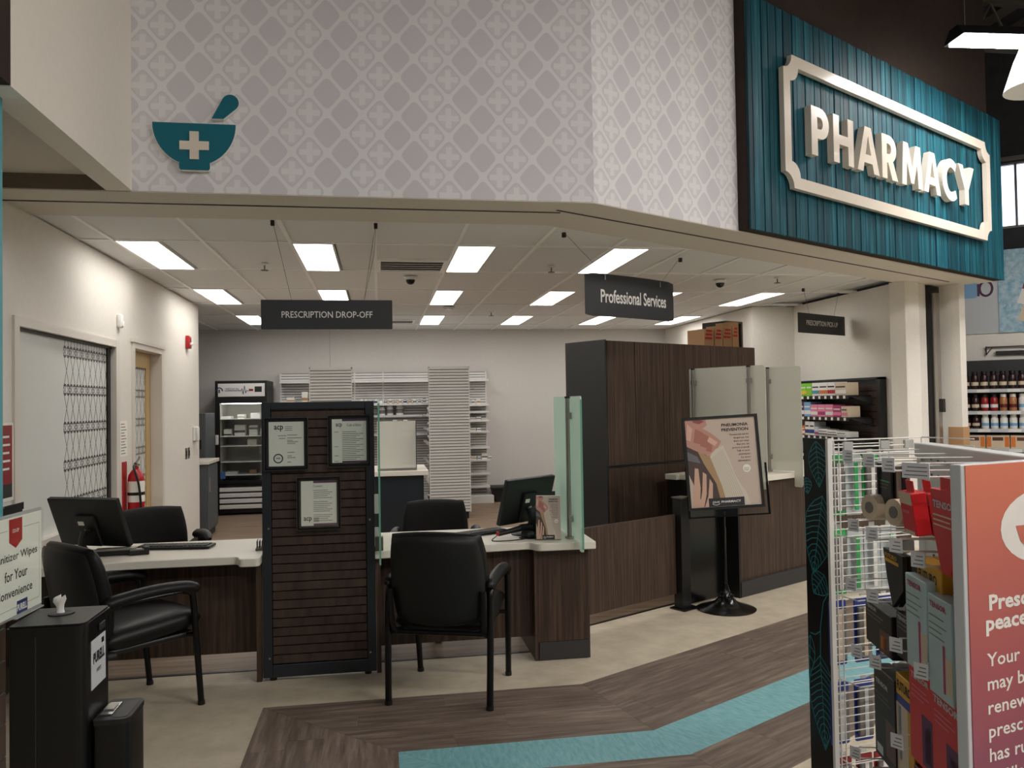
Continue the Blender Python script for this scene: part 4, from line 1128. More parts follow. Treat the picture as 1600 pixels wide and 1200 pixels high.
# leaflet in an acrylic holder on the right desk
t = thing('leaflet_holder', 'small pneumonia leaflet in an acrylic stand on the right desk', 'leaflet', (1.01, 4.86, DZ), R(-14))
pg = obj('leaflet', box(-0.075, 0.075, 0.0, 0.002, 0.004, 0.27), 'paper', t, rot=(R(-9), 0, 0))
ar = obj('leaflet_print', box(-0.074, 0.074, -0.0004, -0.0001, -0.13, 0.13), 'paper', t, loc=(0, -0.002, 0.137), rot=(R(-9), 0, 0)); art(ar, 0.148, 0.26, -0.0008)
b = BM(); bx(b, -0.078, 0.078, -0.006, -0.004, 0.0, 0.12); obj('holder_pocket', b, 'clear_glass', t, rot=(R(-9), 0, 0))
obj('holder_base', box(-0.078, 0.078, -0.01, 0.09, 0.0, 0.003), 'clear_glass', t)

# pneumonia poster on a pedestal stand
t = thing('poster_stand', 'pedestal floor stand holding a pneumonia prevention poster', 'poster stand', (2.515, 5.69, 0), R(-9))
b = BM(); lathe(b, [(0.215, 0.0), (0.218, 0.006), (0.20, 0.014), (0.14, 0.03), (0.085, 0.055), (0.055, 0.085), (0.035, 0.12), (0.022, 0.16), (0.018, 0.18)], 40); obj('base', b, 'black_gloss', t, smooth=60)
b = BM()
for k in range(14):
    a = 2*PI*k/14; lathe(b, [(0.0, -0.012), (0.009, -0.006), (0.011, 0), (0.009, 0.006), (0, 0.012)], 8, (0.05*math.cos(a), 0.05*math.sin(a), 0.098))
    lathe(b, [(0.0, -0.01), (0.008, 0), (0, 0.01)], 8, (0.034*math.cos(a+.2), 0.034*math.sin(a+.2), 0.125))
obj('base_ornament', b, 'black_gloss', t, smooth=60, kind='stuff')
b = BM(); cyl(b, (0, 0, 0.16), (0, 0, 0.60), 0.012, n=12); cyl(b, (0, 0, 0.60), (0, 0, 0.72), 0.009, n=12); obj('pole', b, 'black_gloss', t, smooth=50)
fr = obj('frame_bracket', box(-0.30, 0.30, 0.012, 0.02, -0.40, -0.05), 'clear_glass', t, loc=(0.02, 0, 1.085), rot=(R(-4), R(-2.6), 0))
b = BM(); bx(b, -0.302, -0.292, 0.0, 0.024, -0.40, -0.02); bx(b, 0.292, 0.302, 0.0, 0.024, -0.40, -0.02); bx(b, -0.302, 0.302, 0.0, 0.024, -0.402, -0.392); obj('bracket_rim', b, 'black_gloss', fr)
b = BM()
bx(b, -0.282, 0.282, -0.012, 0.01, 0.325, 0.345); bx(b, -0.282, 0.282, -0.012, 0.01, -0.345, -0.325); bx(b, -0.282, -0.262, -0.012, 0.01, -0.325, 0.325); bx(b, 0.262, 0.282, -0.012, 0.01, -0.325, 0.325)
obj('frame', b, 'black', t, loc=(0.0, 0, 1.085), rot=(R(-4), R(-2.6), 0))
ps_ = obj('poster', box(-0.262, 0.262, -0.002, 0.004, -0.325, 0.325), 'paper', t, loc=(0.0, 0, 1.085), rot=(R(-4), R(-2.6), 0)); art(ps_, 0.52, 0.646, -0.0026)

# ------------------------------------------------------------------ back room
# fridge with glass door
fx0, fx1, fy = -2.33, -1.61, 12.15
t = thing('medicine_fridge', 'tall black glass-door fridge by the back wall', 'fridge', ((fx0+fx1)/2, fy, 0))
hw = (fx1-fx0)/2
b = BM(); bx(b, -hw, -hw+0.04, 0, 0.72, 0.03, 1.935); bx(b, hw-0.04, hw, 0, 0.72, 0.03, 1.935); bx(b, -hw+0.04, hw-0.04, 0, 0.72, 1.89, 1.935); bx(b, -hw+0.04, hw-0.04, 0.0, 0.72, 0.43, 0.47); bx(b, -hw+0.04, hw-0.04, 0.66, 0.72, 0.47, 1.89); bx(b, -hw+0.04, hw-0.04, 0.0, 0.1, 1.63, 1.70); bx(b, -hw+0.04, hw-0.04, 0.02, 0.72, 0.03, 0.08)
obj('body', b, 'black', t)
b = BM(); bx(b, -hw+0.045, hw-0.045, 0.64, 0.655, 0.475, 1.625); bx(b, -hw+0.041, -hw+0.045, 0.08, 0.64, 0.475, 1.625); bx(b, hw-0.045, hw-0.041, 0.08, 0.64, 0.475, 1.625); obj('liner', b, 'wall', t)
hd = obj('header_panel', box(-hw+0.04, hw-0.03, -0.006, 0.05, 1.705, 1.895, 0.004), 'white', t)
b = BM(); poly(b, [(0.19, 1.77), (0.29, 1.77), (0.29, 1.85), (0.19, 1.85)], -0.0075); obj('controller', b, 'charcoal', hd)
b = BM(); poly(b, [(0.11, 1.785), (0.17, 1.785), (0.17, 1.815), (0.11, 1.815)], -0.0075); obj('display', b, 'red_dark', hd)
b = BM(); ribbon(b, [(-0.22, 1.79), (0.0, 1.79), (0.015, 1.82), (0.03, 1.74), (0.05, 1.86), (0.065, 1.76), (0.08, 1.79), (0.1, 1.79)], 0.008, -0.0075); obj('pulse_line', b, 'navy', hd)
text('MEDICAL', 'navy', hd, -0.21, 1.80, -0.0075, w=0.19, h=0.03)
b = BM(); ribbon(b, [(-0.30+0.045*math.cos(R(a)), 1.79+0.045*math.sin(R(a))) for a in range(0, 181, 20)], 0.014, -0.0075); poly(b, [(-0.31, 1.76), (-0.29, 1.76), (-0.29, 1.81), (-0.31, 1.81)], -0.0075); obj('logo_mark', b, 'navy', hd)
dd = obj('door_glass', box(-hw+0.07, hw-0.05, -0.02, -0.014, 0.50, 1.61), 'clear_glass', t)
b = BM(); bx(b, -hw+0.005, -hw+0.07, -0.03, -0.002, 0.46, 1.63, 0.004); bx(b, hw-0.05, hw-0.005, -0.03, -0.002, 0.46, 1.63, 0.004); bx(b, -hw+0.07, hw-0.05, -0.03, -0.002, 1.61, 1.63); bx(b, -hw+0.07, hw-0.05, -0.03, -0.002, 0.46, 0.50); obj('door_frame', b, 'black', t)
obj('door_handle', box(-hw+0.01, -hw+0.05, -0.06, -0.03, 1.02, 1.16, 0.006), 'white', t)
b = BM(); poly(b, [(-hw+0.06, 0.53), (-hw+0.14, 0.53), (-hw+0.14, 0.63), (-hw+0.06, 0.63)], -0.0215); obj('door_sticker', b, 'print_blue' if 'print_blue' in MATS else mat('print_blue', (70, 110, 170), 0.5), t)
SH = (1.39, 1.14, 0.78, 0.68)
for z in (1.385, 1.135, 0.995, 0.765, 0.575): obj('shelf', box(-hw+0.05, hw-0.05, 0.06, 0.62, z-0.012, z, 0.003), 'white', t)
obj('fill_strip', box(-hw+0.08, hw-0.08, 0.05, 0.08, 1.60, 1.615), 'fridge_fill', t)  # glowing strip added to lift the dark fridge contents
gr = obj('grille', box(-hw+0.05, hw-0.045, 0.005, 0.02, 0.08, 0.42), 'charcoal', t)
for k in range(4):
    b = BM(); prism(b, [(0.0, 0.0), (-0.022, 0.006), (-0.022, 0.05), (0.0, 0.062)], -hw+0.055, hw-0.05, 'x'); obj('louvre', b, 'white', gr, loc=(0, 0.004, 0.092+0.082*k))
cx = (fx0+fx1)/2
def carton(name, label, x, y, z, w, d, h, m, cat='box', band=None, rz=0.0, group=None):
    t = thing(name, label, cat, (x, y, z), rz, group)
    q = obj('carton', box(-w/2, w/2, -d/2, d/2, 0, h, min(w, h)*0.02, 1), m, t)
    if band: obj('print_band', box(-w/2+0.0006, w/2-0.0006, -d/2-0.0008, -d/2+0.001, h*band[1], h*band[2]), band[0], t)
    return t
for k, (x, z, w, h, m, bd, l) in enumerate(((-0.24, 1.385, 0.16, 0.04, 'white', None, 'flat white pack on the top fridge shelf, left'), (-0.03, 1.385, 0.1, 0.06, 'paper', ('ink_grey', .3, .5), 'white pack on the top fridge shelf, middle'), (0.17, 1.385, 0.13, 0.08, 'white', None, 'white carton on the top fridge shelf, right'),
    (-0.22, 1.135, 0.11, 0.10, 'paper', ('ink', .1, .3), 'green banded carton on the second fridge shelf'), (-0.05, 1.135, 0.15, 0.16, 'paper', ('plum', .3, .5), 'largest carton on the second fridge shelf'), (0.14, 1.135, 0.12, 0.15, 'paper', ('ink_grey', .6, .8), 'white carton right of the largest fridge carton'), (0.27, 1.135, 0.06, 0.10, 'white', None, 'narrow white carton at the right end of the fridge shelf'),
    (0.12, 0.995, 0.13, 0.09, 'wall', None, 'pale box on the middle fridge shelf'), (-0.17, 0.575, 0.17, 0.04, 'white', None, 'white bag on the lowest fridge shelf'), (0.13, 0.575, 0.1, 0.06, 'cardboard', None, 'tan box on the lowest fridge shelf'), (0.29, 0.575, 0.07, 0.11, 'navy', ('white', .3, .6), 'navy carton on the lowest fridge shelf'))):
    carton('fridge_carton', l, cx+x, fy+0.25, z, w, 0.16, h, m, 'box', bd, 0, 'packs in the fridge')
# base cabinet and tall grey locker beyond the wall end
t = thing('base_cabinet', 'grey base cabinet with white top just beyond the left wall end', 'cabinet', (-2.45, 10.35, 0))
obj('body', box(-0.5, 0.42, -0.3, 0.3, 0.08, 0.88), 'grey_cab', t); obj('kick_plate', box(-0.5, 0.40, -0.26, 0.3, 0, 0.08), 'kick', t); obj('countertop', box(-0.5, 0.45, -0.33, 0.33, 0.88, 0.92, 0.004), 'worktop', t)
d_ = obj('door', box(0.42, 0.436, -0.28, 0.28, 0.10, 0.86, 0.003), 'grey_cab', t); obj('handle', box(0.436, 0.452, -0.25, -0.235, 0.55, 0.72), 'steel', d_)
t = thing('steel_locker', 'tall dark grey steel locker left of the fridge', 'locker', (-2.62, 11.25, 0))
obj('body', box(-0.4, 0.40, -0.3, 0.3, 0.03, 1.48, 0.006), 'grey_cab', t)
for z in (0.06, 0.77):
    d_ = obj('door', box(-0.38, 0.385, -0.312, -0.3, z, z+0.68, 0.003), 'grey_cab', t); obj('handle', box(0.33, 0.35, -0.335, -0.312, z+0.25, z+0.37, 0.003), 'black', d_)
# white slatwall shelving
def slatface(par, x0, x1, z0, z1, y, pitch=0.04, d=0.014, nm='slat_face', m='white_metal'):
    b = BM(); z = z0
    while z < z1-0.005:
        e = min(z+pitch-0.011, z1)
        vs = [b.verts.new(p) for p in ((x0, y-d, z), (x1, y-d, z), (x1, y-d, e), (x0, y-d, e), (x0, y, z-0.001), (x1, y, z-0.001), (x1, y, e+0.001), (x0, y, e+0.001))]
        for q in ((0, 1, 2, 3), (4, 5, 1, 0), (3, 2, 6, 7)): b.faces.new([vs[i] for i in q])
        z += pitch
    return obj(nm, b, m, par, kind='stuff')
bk = thing('wall_shelving', 'long white slatwall shelving along the back wall', 'shelving', (0, 12.88, 0))
obj('back_panel', box(-1.5, 1.69, 0.0, 0.06, 0.0, 2.06), 'ink_grey', bk)
slatface(bk, -1.5, 1.69, 0.10, 2.06, 0.0)
for x in (-1.5, -0.38, 0.06, 1.0, 1.69): obj('upright', box(x-0.012, x+0.012, -0.02, 0.06, 0.0, 2.06), 'white_metal', bk)
obj('base_shelf', box(-1.5, 1.74, -0.40, 0.0, 0.0, 0.12, 0.004), 'white_metal', bk)
def wshelf(x0, x1, z, dep=0.28): return obj('shelf', box(x0, x1, -dep, 0.0, z-0.03, z, 0.003), 'white_metal', bk)
RZ = (1.54, 1.43, 1.29, 1.12, 0.87, 0.67, 0.46, 0.26)
for x0, x1 in ((-1.49, -0.39), (-0.37, 0.05), (0.07, 0.99), (1.01, 1.70)): wshelf(x0, x1, 1.93, 0.26)
for z in RZ: wshelf(1.01, 1.70, z)
for z in (1.62,): wshelf(-1.49, -0.39, z)
for z in (1.57, 1.39, 1.1): wshelf(-0.37, 0.99, z)
# end gondolas with slatted end panels
def gondola(label, x0, x1, side):
    t = thing('white_gondola', label, 'shelving', ((x0+x1)/2, 10.9, 0), 0, 'white gondola rows')
    h = (x1-x0)/2
    obj('end_panel', box(-h, h, 0.0, 0.04, 0.09, 2.055), 'ink_grey', t)
    slatface(t, -h+0.012, h-0.012, 0.10, 2.04, 0.0)
    b = BM(); bx(b, -h, -h+0.012, -0.016, 0.04, 0.09, 2.058); bx(b, h-0.012, h, -0.016, 0.04, 0.09, 2.058); bx(b, -h, h, -0.016, 0.04, 2.04, 2.058); obj('edge_trim', b, 'white_metal', t)
    obj('spine', box(-0.03, 0.03, 0.04, 1.66, 0.09, 2.0), 'white_metal', t)
    for z in (0.18, 0.46, 0.74, 1.0, 1.2, 1.4, 1.58):
        obj('shelf', box(-h+0.01, h-0.01, 0.05, 1.64, z-0.02, z), 'white_metal', t)
    for x in (-h+0.06, h-0.06): obj('foot', box(x-0.03, x+0.03, 0.01, 0.09, 0, 0.09), 'black', t)
    return t
gondola('white slatted gondola end in the middle of the back room', 0.652, 1.206, -1); gondola('white slatted gondola end above the certificates', -0.906, -0.353, 1)
# stock on the white shelves
def bottle(label, x, y, z, r, h, m='white', cap='white', group=None, lab='paper', name='pill_bottle', lh=0.42):
    t = thing(name, label, 'bottle', (x, y, z), 0, group)
    b = BM(); lathe(b, [(r*.9, 0), (r, h*.03), (r, h*.72), (r*.8, h*.8), (r*.72, h*.82)], 14); obj('body', b, m, t, smooth=45)
    b = BM(); lathe(b, [(r*.8, h*.82), (r*.8, h*.99), (r*.7, h)], 14); obj('cap', b, cap, t, smooth=45)
    b = BM(); lathe(b, [(r*1.02, h*.2), (r*1.02, h*.2+h*lh)], 14); obj('paper_label', b, lab, t, smooth=45)
for k, (x, r, h, l) in enumerate(((0.04, 0.05, 0.13, 'smallest large white bottle on the back shelf behind the glass screen'), (0.16, 0.052, 0.145, 'middle large white bottle on the back shelf'), (0.31, 0.058, 0.155, 'tallest large white bottle on the back shelf'))):
    bottle(l, x, 12.72, 1.39, r, h, 'white', 'white', 'big bottles on the back shelf', 'ink_grey')
rb = random.Random(2)
for k in range(14):
    x = -0.28+0.075*k
    bottle(f'{ORD[k]} small bottle from the left on the upper back shelf', x, 12.70, 1.57, 0.022+0.006*rb.random(), 0.05+0.03*rb.random(), 'white', rb.choice(('white', 'ink_grey', 'paper')), 'small bottles on the upper back shelf', rb.choice(('paper', 'cardboard', 'navy', 'ink_grey')))
for k, (x, w, h, m, l) in enumerate(((-1.12, 0.09, 0.15, 'paper', 'left tan pack on the left back shelf'), (-1.01, 0.1, 0.14, 'paper', 'right tan pack on the left back shelf'), (-1.33, 0.12, 0.07, 'white', 'low white pack at the left end of back shelf'))):
    carton('shelf_carton', l, x, 12.72, 1.62, w, 0.12, h, m, 'box', ('cardboard', 0.1, 0.4), 0, 'packs on the left back shelf')
side_z = (0.18, 0.46, 0.74, 1.0, 1.2, 1.4)
for zi, z in enumerate(side_z):
    for k in range(7):
        bottle(f'{ORD[k]} bottle from the front on the {ORD[zi]} shelf up of the gondola side', 0.70+0.012*rb.random(), 11.02+0.11*k, z, 0.035, 0.09+0.05*rb.random(), 'white', rb.choice(('white', 'navy', 'ink_grey')), 'bottles on the gondola side', rb.choice(('paper', 'navy', 'ink_grey')))
for zi, z in enumerate(RZ):
    n = (5, 2, 6, 5, 0, 7, 0, 0)[zi]
    for k in range(n):
        w = 0.05+0.05*rb.random()
        carton('shelf_carton', f'{ORD[k]} small white pack on the {ORD[zi]} shelf down, right back section', 1.20+0.085*k, 12.70, z, w*0.9, 0.08, 0.03+0.06*rb.random(), rb.choice(('white', 'paper')), 'box', (rb.choice(('ink_grey', 'cardboard', 'navy')), .3, .6), 0, 'packs on the right back shelves')
# middle counter with frosted screen
t = thing('work_counter', 'dark workstation with white top in the middle of the back room', 'counter', (-0.1, 7.75, 0))
obj('body', box(-0.85, 0.49, 0.03, 0.75, 0.0, 0.875), 'charcoal_blue', t); obj('countertop', box(-0.9, 0.555, 0.0, 0.8, 0.875, 0.92, 0.004), 'worktop', t)
obj('side_panel', box(0.49, 0.51, 0.06, 0.78, 0.0, 0.875), 'charcoal', t)
t = thing('frosted_box_screen', 'frosted glass screen standing on the middle workstation', 'screen', (0.165, 7.83, 0.92))
obj('front_pane', box(-0.19, 0.175, 0, 0.008, 0.02, 0.475, 0.002), 'frost', t); obj('side_pane', box(0.175, 0.183, 0, 0.35, 0.0, 0.47), 'grey_cab', t)
obj('foot_rail', box(-0.19, 0.18, -0.01, 0.02, 0, 0.022), 'steel', t)
for x in (-0.02, 0.08): obj('clip', box(x-0.02, x+0.02, -0.004, 0.012, 0.47, 0.486), 'white', t)
# dark low thing at the back and small bits behind the right monitor
t = thing('storage_bin', 'low black bin on the floor at the foot of the back wall', 'bin', (2.15, 12.72, 0))
b = BM(); prism(b, [(-0.36, 0), (0.36, 0), (0.42, 0.2), (-0.42, 0.2)], -0.15, 0.15); obj('tub', b, 'black', t); obj('lid', box(-0.43, 0.43, -0.17, 0.17, 0.2, 0.24, 0.01), 'plastic', t)
t = thing('far_counter', 'pale counter far behind the right monitor', 'counter', (2.1, 11.0, 0))
obj('body', box(0.35, 1.4, -0.25, 0.25, 0, 0.72), 'black', t); obj('countertop', box(0.33, 1.45, -0.28, 0.28, 0.72, 0.76), 'worktop', t)
for k, (x, h) in enumerate(((2.62, 0.09), (2.74, 0.07))):
    bottle(('left' if k == 0 else 'right')+' small pale jar above the right monitor edge', x, 10.85, 0.76, 0.04, h, 'paper', 'white', 'jars on the far counter', 'ink_grey', 'small_jar')
t = thing('black_lamp', 'black round desk lamp head poking out left of the green glass', 'lamp', (2.75, 10.4, 0))
b = BM(); pad(b, 0.22, 0.10, 0.2, Matrix.Translation((-0.05, 0, 1.06)), 0, 0.6); obj('head', b, 'black', t, smooth=60)
b = BM(); cyl(b, (0, 0, 0.0), (0, 0, 1.05), 0.015, n=10); obj('stem', b, 'black', t); b = BM(); cyl(b, (0, 0, 0), (0, 0, 0.02), 0.13, n=20); obj('base', b, 'black', t)

# ------------------------------------------------------------------ angled front: low panel, cabinets, gate, pick-up counter
t = thing('low_front_panel', 'low walnut panel right of the reception desk', 'panel', (O2.x, O2.y, 0), ANG)
obj('panel', box(0.35, 1.305, 0.53, 0.56, 0.115, 0.70, 0.002), 'walnut', t); obj('rear_rail', box(0.2, 1.31, 0.56, 0.60, 0.55, 0.69), 'charcoal', t)
for u_ in (0.4, 1.2): obj('bracket', box(u_, u_+0.03, 0.56, 0.62, 0.30, 0.68), 'charcoal', t)
t = thing('tall_cabinet', 'tall walnut cupboard bank with dark side panel', 'cabinet', (O2.x, O2.y, 0), ANG)
obj('carcass', box(1.315, 3.36, 1.245, 1.70, 0.0, 2.05), 'charcoal', t)
obj('side_panel', box(1.30, 1.316, 1.225, 1.70, 0.0, 2.055), 'charcoal', t)
for a_, c_ in ((1.32, 1.655), (1.655, 2.01), (2.01, 2.675), (2.675, 3.36)):
    obj('door', box(a_+0.0025, c_-0.0025, 1.225, 1.244, 1.022, 2.048, 0.0015, 1), 'walnut', t)
for a_, c_ in ((1.32, 2.01), (2.01, 2.675), (2.675, 3.36)):
    obj('drawer_front', box(a_+0.0025, c_-0.0025, 1.225, 1.244, 0.56, 1.0, 0.0015, 1), 'walnut', t)
    obj('lower_door', box(a_+0.0025, c_-0.0025, 1.225, 1.244, 0.1, 0.55, 0.0015, 1), 'walnut', t)
# boxes and comms rack on top of it
for k, (u_, w_, h_) in enumerate(((2.88, 0.14, 0.17), (3.03, 0.12, 0.19), (3.17, 0.14, 0.22), (3.30, 0.10, 0.26))):
    p = UV(u_, 1.5)
    t = thing('cardboard_box', ('leftmost', 'second', 'third', 'tallest rightmost')[k]+' red printed cardboard box on top of the tall cupboard', 'box', (p.x, p.y, 2.05), ANG, 'cardboard boxes on the cupboard')
    obj('carton', box(-w_/2, w_/2, -0.1, 0.1, 0, h_), 'cardboard', t)
    for q in range(3): obj('red_print', box(-w_/2+0.01+0.012*q, w_/2-0.02, -0.1015, -0.1, h_*0.45+0.035*q, h_*0.45+0.035*q+0.02), 'red', t)
p = UV(3.56, 1.6)
t = thing('comms_rack', 'black wall rack with cables standing at the right end of the cupboard top', 'rack', (p.x, p.y, 2.05), ANG)
obj('case', box(-0.14, 0.14, 0.02, 0.3, 0.0, 0.30, 0.004), 'black', t)
b = BM()
for q in ((-0.14, -0.115, 0, 0.30), (0.115, 0.14, 0, 0.30), (-0.14, 0.14, 0.28, 0.30), (-0.14, 0.14, 0, 0.015)): bx(b, q[0], q[1], 0.0, 0.02, q[2], q[3])
obj('door_frame', b, 'steel_dark', t)
for k in range(5):
    r_ = random.Random(k+9); b = BM(); tube(b, smooth_path([(-0.09+0.04*k, 0.015, 0.25), (-0.05+0.1*r_.random(), 0.008, 0.17), (-0.08+0.15*r_.random(), 0.01, 0.09), (-0.06+0.03*k, 0.015, 0.03)], 5), 0.004, 5); obj('patch_cable', b, 'steel', t)
obj('rack_support', box(-0.15, 0.15, 0.0, 0.3, -2.05, -0.001), 'wall', t)
# black gate post, black gate, white ledge
t = thing('gate_post', 'slim black gate post on a floor plate', 'post', UV(1.36, 0.50), ANG)
obj('post', box(-0.05, 0.05, -0.02, 0.06, 0.012, 0.82, 0.003), 'black', t); obj('cap', box(-0.055, 0.055, -0.03, 0.065, 0.82, 0.83), 'steel_dark', t); obj('floor_plate', box(-0.08, 0.1, -0.06, 0.08, 0.0, 0.012, 0.002), 'black_gloss', t)
t = thing('swing_gate', 'black half-height gate behind the poster stand', 'gate', UV(1.43, 0.53), ANG)
obj('leaf', box(0, 0.485, 0, 0.03, 0.012, 0.80, 0.003), 'black_gloss', t); obj('hinge', box(-0.012, 0.0, 0.0, 0.03, 0.2, 0.28), 'steel_dark', t); obj('hinge', box(-0.012, 0.0, 0.0, 0.03, 0.6, 0.68), 'steel_dark', t)
t = thing('pickup_counter', 'long walnut pick-up counter with white top and dark plinth', 'counter', (O2.x, O2.y, 0), ANG)
obj('front_panel', box(1.94, 4.8, 0.44, 0.47, 0.12, 0.885), 'walnut', t); obj('plinth', box(1.94, 4.8, 0.415, 0.45, 0.003, 0.122), 'kick', t)
obj('end_panel', box(1.92, 1.945, 0.42, 1.10, 0.0, 0.885), 'black', t); obj('countertop', box(1.93, 4.8, 0.40, 1.12, 0.885, 0.93, 0.004), 'worktop', t)
p = UV(1.92, 1.0); obj('return_top', box(1.885, 1.93, 1.0, 1.12, 0.885, 0.93, 0.003), 'worktop', t)
# dark slatted medicine shelf on the right wall
ms = thing('medicine_shelf', 'dark slatwall shelf unit stocked with boxed medicines on the right wall', 'shelving', (5.325, 0, 0))
obj('back_panel', box(-0.05, 0.0, 7.86, 9.74, 0.4, 1.755), 'black', ms); slat = None
for k in range(17):
    if slat is None: slat = obj('slat', box(-0.062, -0.05, 7.90, 9.72, 0, 0.066), 'walnut_slat', ms, loc=(0, 0, 0.42+0.075*k))
    else: obj('slat', slat.data, None, ms, loc=(0, 0, 0.42+0.075*k))
b = BM(); bx(b, -0.075, 0.0, 7.84, 7.90, 0.4, 1.76); bx(b, -0.075, 0.0, 7.84, 9.74, 1.74, 1.765); obj('frame', b, 'charcoal', ms)
MZ = (1.575, 1.335, 1.115, 0.9)
for i, z in enumerate(MZ):
    sh_ = obj('shelf', box(-0.33, -0.05, 8.02, 9.72, z-0.018, z), 'black', ms)
    obj('price_rail', box(-0.342, -0.33, 8.02, 9.72, z-0.04, z), 'black', sh_)
    b = BM(); prism(b, [(-0.05, z-0.02), (-0.30, z-0.02), (-0.05, z-0.11)], 8.0, 8.02, 'y'); obj('bracket', b, 'charcoal', sh_)
    for k in range(13): obj('price_tag', box(-0.3445, -0.342, 8.06+0.125*k, 8.10+0.125*k, z-0.036, z-0.004), 'paper', sh_)
for n_, rgb in (('p_green', (120, 200, 40)), ('p_lime', (150, 190, 60)), ('p_yellow', (232, 190, 50)), ('p_orange', (214, 120, 50)), ('p_blue', (50, 110, 180)), ('p_sky', (120, 170, 210)), ('p_pink', (226, 130, 160)), ('p_magenta', (176, 50, 110)), ('p_teal', (80, 150, 160)), ('p_beige', (214, 196, 170)), ('p_gold', (216, 160, 30)), ('p_palegrey', (196, 200, 204)), ('p_mint', (60, 176, 96)), ('p_deepblue', (24, 54, 140)), ('p_maroon', (98, 24, 36)), ('p_brown', (92, 54, 40)), ('p_paleteal', (184, 208, 212)), ('p_red', (212, 38, 44)), ('p_tag', (226, 228, 232))):
    mat(n_, rgb, 0.42)
STOCK = ([('p_blue', .22, .09, 'p_sky', 'tall blue'), ('p_blue', .2, .11, 'navy', 'second blue'), ('p_magenta', .10, .10, 'white', 'magenta'), ('p_gold', .14, .05, 'ink', 'narrow gold'), ('p_brown', .13, .06, 'p_yellow', 'narrow brown'), ('p_orange', .14, .07, 'p_green', 'orange and green'), ('p_green', .15, .12, 'p_lime', 'first bright green'), ('p_green', .15, .12, 'p_yellow', 'second bright green'), ('p_green', .15, .12, 'p_lime', 'third bright green'), ('white', .15, .15, 'p_teal', 'white with teal stripe'), ('white', .15, .16, 'p_orange', 'white with orange stripe'), ('white', .15, .15, 'red', 'white with red stripe'), ('p_beige', .14, .20, 'white', 'plain pale')],
    [('p_blue', .18, .1, 'white', 'blue framed'), ('p_blue', .2, .1, 'white', 'second blue framed'), ('p_palegrey', .15, .1, 'ink', 'grey'), ('black', .12, .1, 'ink_grey', 'black'), ('p_beige', .19, .08, 'p_green', 'cream'), ('p_lime', .17, .08, 'white', 'lime'), ('plum', .17, .1, 'white', 'purple'), ('p_sky', .17, .14, 'white', 'sky blue'), ('p_pink', .14, .15, 'white', 'first pink'), ('p_pink', .14, .15, 'p_magenta', 'second pink'), ('p_pink', .14, .15, 'white', 'third pink'), ('p_magenta', .13, .15, 'p_pink', 'magenta topped'), ('p_beige', .12, .12, 'p_pink', 'pale pink')],
    [('navy', .15, .09, 'white', 'navy'), ('p_beige', .17, .07, 'white', 'tan'), ('p_blue', .12, .12, 'p_sky', 'low blue'), ('p_sky', .15, .1, 'p_blue', 'sky blue'), ('p_palegrey', .13, .08, 'ink_grey', 'grey'), ('p_beige', .20, .06, 'p_teal', 'tall cream'), ('p_orange', .11, .15, 'white', 'orange banded'), ('white', .16, .1, 'navy', 'white and navy'), ('white', .16, .1, 'p_deepblue', 'second white and navy'), ('p_palegrey', .1, .08, 'p_magenta', 'small grey'), ('white', .08, .18, 'ink_grey', 'flat white'), ('paper', .07, .18, 'ink_grey', 'second flat white'), ('white', .06, .17, 'p_palegrey', 'third flat white')],
    [('p_pink', .12, .1, 'white', 'pink'), ('p_palegrey', .1, .1, 'plum', 'grey'), ('p_beige', .15, .1, 'red', 'cream and red'), ('white', .12, .12, 'p_blue', 'white and blue')])
for i, row in enumerate(STOCK):
    y = 9.66
    for m_, h_, w_, bm_, nm in row:
        w2 = w_*1.06
        if y-w2 < 7.98: break
        t = thing('medicine_box', f'{nm} medicine box on the {("top", "second", "third", "lowest visible")[i]} shelf of the dark wall unit', 'medicine', (5.05, y-w2/2, MZ[i]), -PI/2, 'boxed medicines')
        obj('carton', box(-w2/2+0.002, w2/2-0.002, -0.05, 0.10, 0, h_, 0.002, 1), m_, t)
        obj('print_band', box(-w2/2+0.003, w2/2-0.003, -0.0512, -0.05, h_*0.15, h_*0.42), bm_, t); obj('print_band', box(-w2/2+0.01, w2/2-0.02, -0.0512, -0.05, h_*0.62, h_*0.72), 'white' if m_ not in ('white', 'paper', 'p_beige') else 'ink', t)
        y -= w2

# ------------------------------------------------------------------ far right: grocery aisle, posters, windows, lamps
FA = R(-40)   # the aisle wall faces the viewer
fo = Vector((7.55, 9.55, 0)); fu = Vector((math.cos(FA), math.sin(FA), 0)); fv = Vector((-math.sin(FA), math.cos(FA), 0))
def FW(u, v, z=0): 
    p = fo+fu*u+fv*v; return (p.x, p.y, z)
b = BM(); bx(b, -3.5, 5, 0.75, 0.9, 0, 2.9); w = struct('wall_far', b, 'wall_cream'); w.location = fo; w.rotation_euler = (0, 0, FA)
b = BM(); bx(b, -3.5, 5, 0.85, 1.0, 2.9, 3.84); bx(b, -3.5, 0.50, 0.85, 1.0, 3.84, 4.74); bx(b, 1.2, 5, 0.85, 1.0, 3.84, 4.74); bx(b, -3.5, 5, 0.85, 1.0, 4.74, 6.6); w = struct('wall_far', b, 'deck'); w.location = fo; w.rotation_euler = (0, 0, FA)
b = BM()
for q in ((0.50, 0.53, 3.84, 4.74), (1.17, 1.2, 3.84, 4.74), (0.70, 0.73, 3.84, 4.74)): bx(b, q[0], q[1], 0.83, 0.92, q[2], q[3])
bx(b, 0.50, 1.2, 0.83, 0.92, 3.84, 3.87); bx(b, 0.50, 1.2, 0.83, 0.92, 4.71, 4.74); bx(b, 0.4, 1.3, 0.80, 0.86, 4.76, 4.82)
wi = struct('window_2', b, 'steel_dark'); wi.location = fo; wi.rotation_euler = (0, 0, FA); wi['label'] = 'bright clerestory window at the upper right'
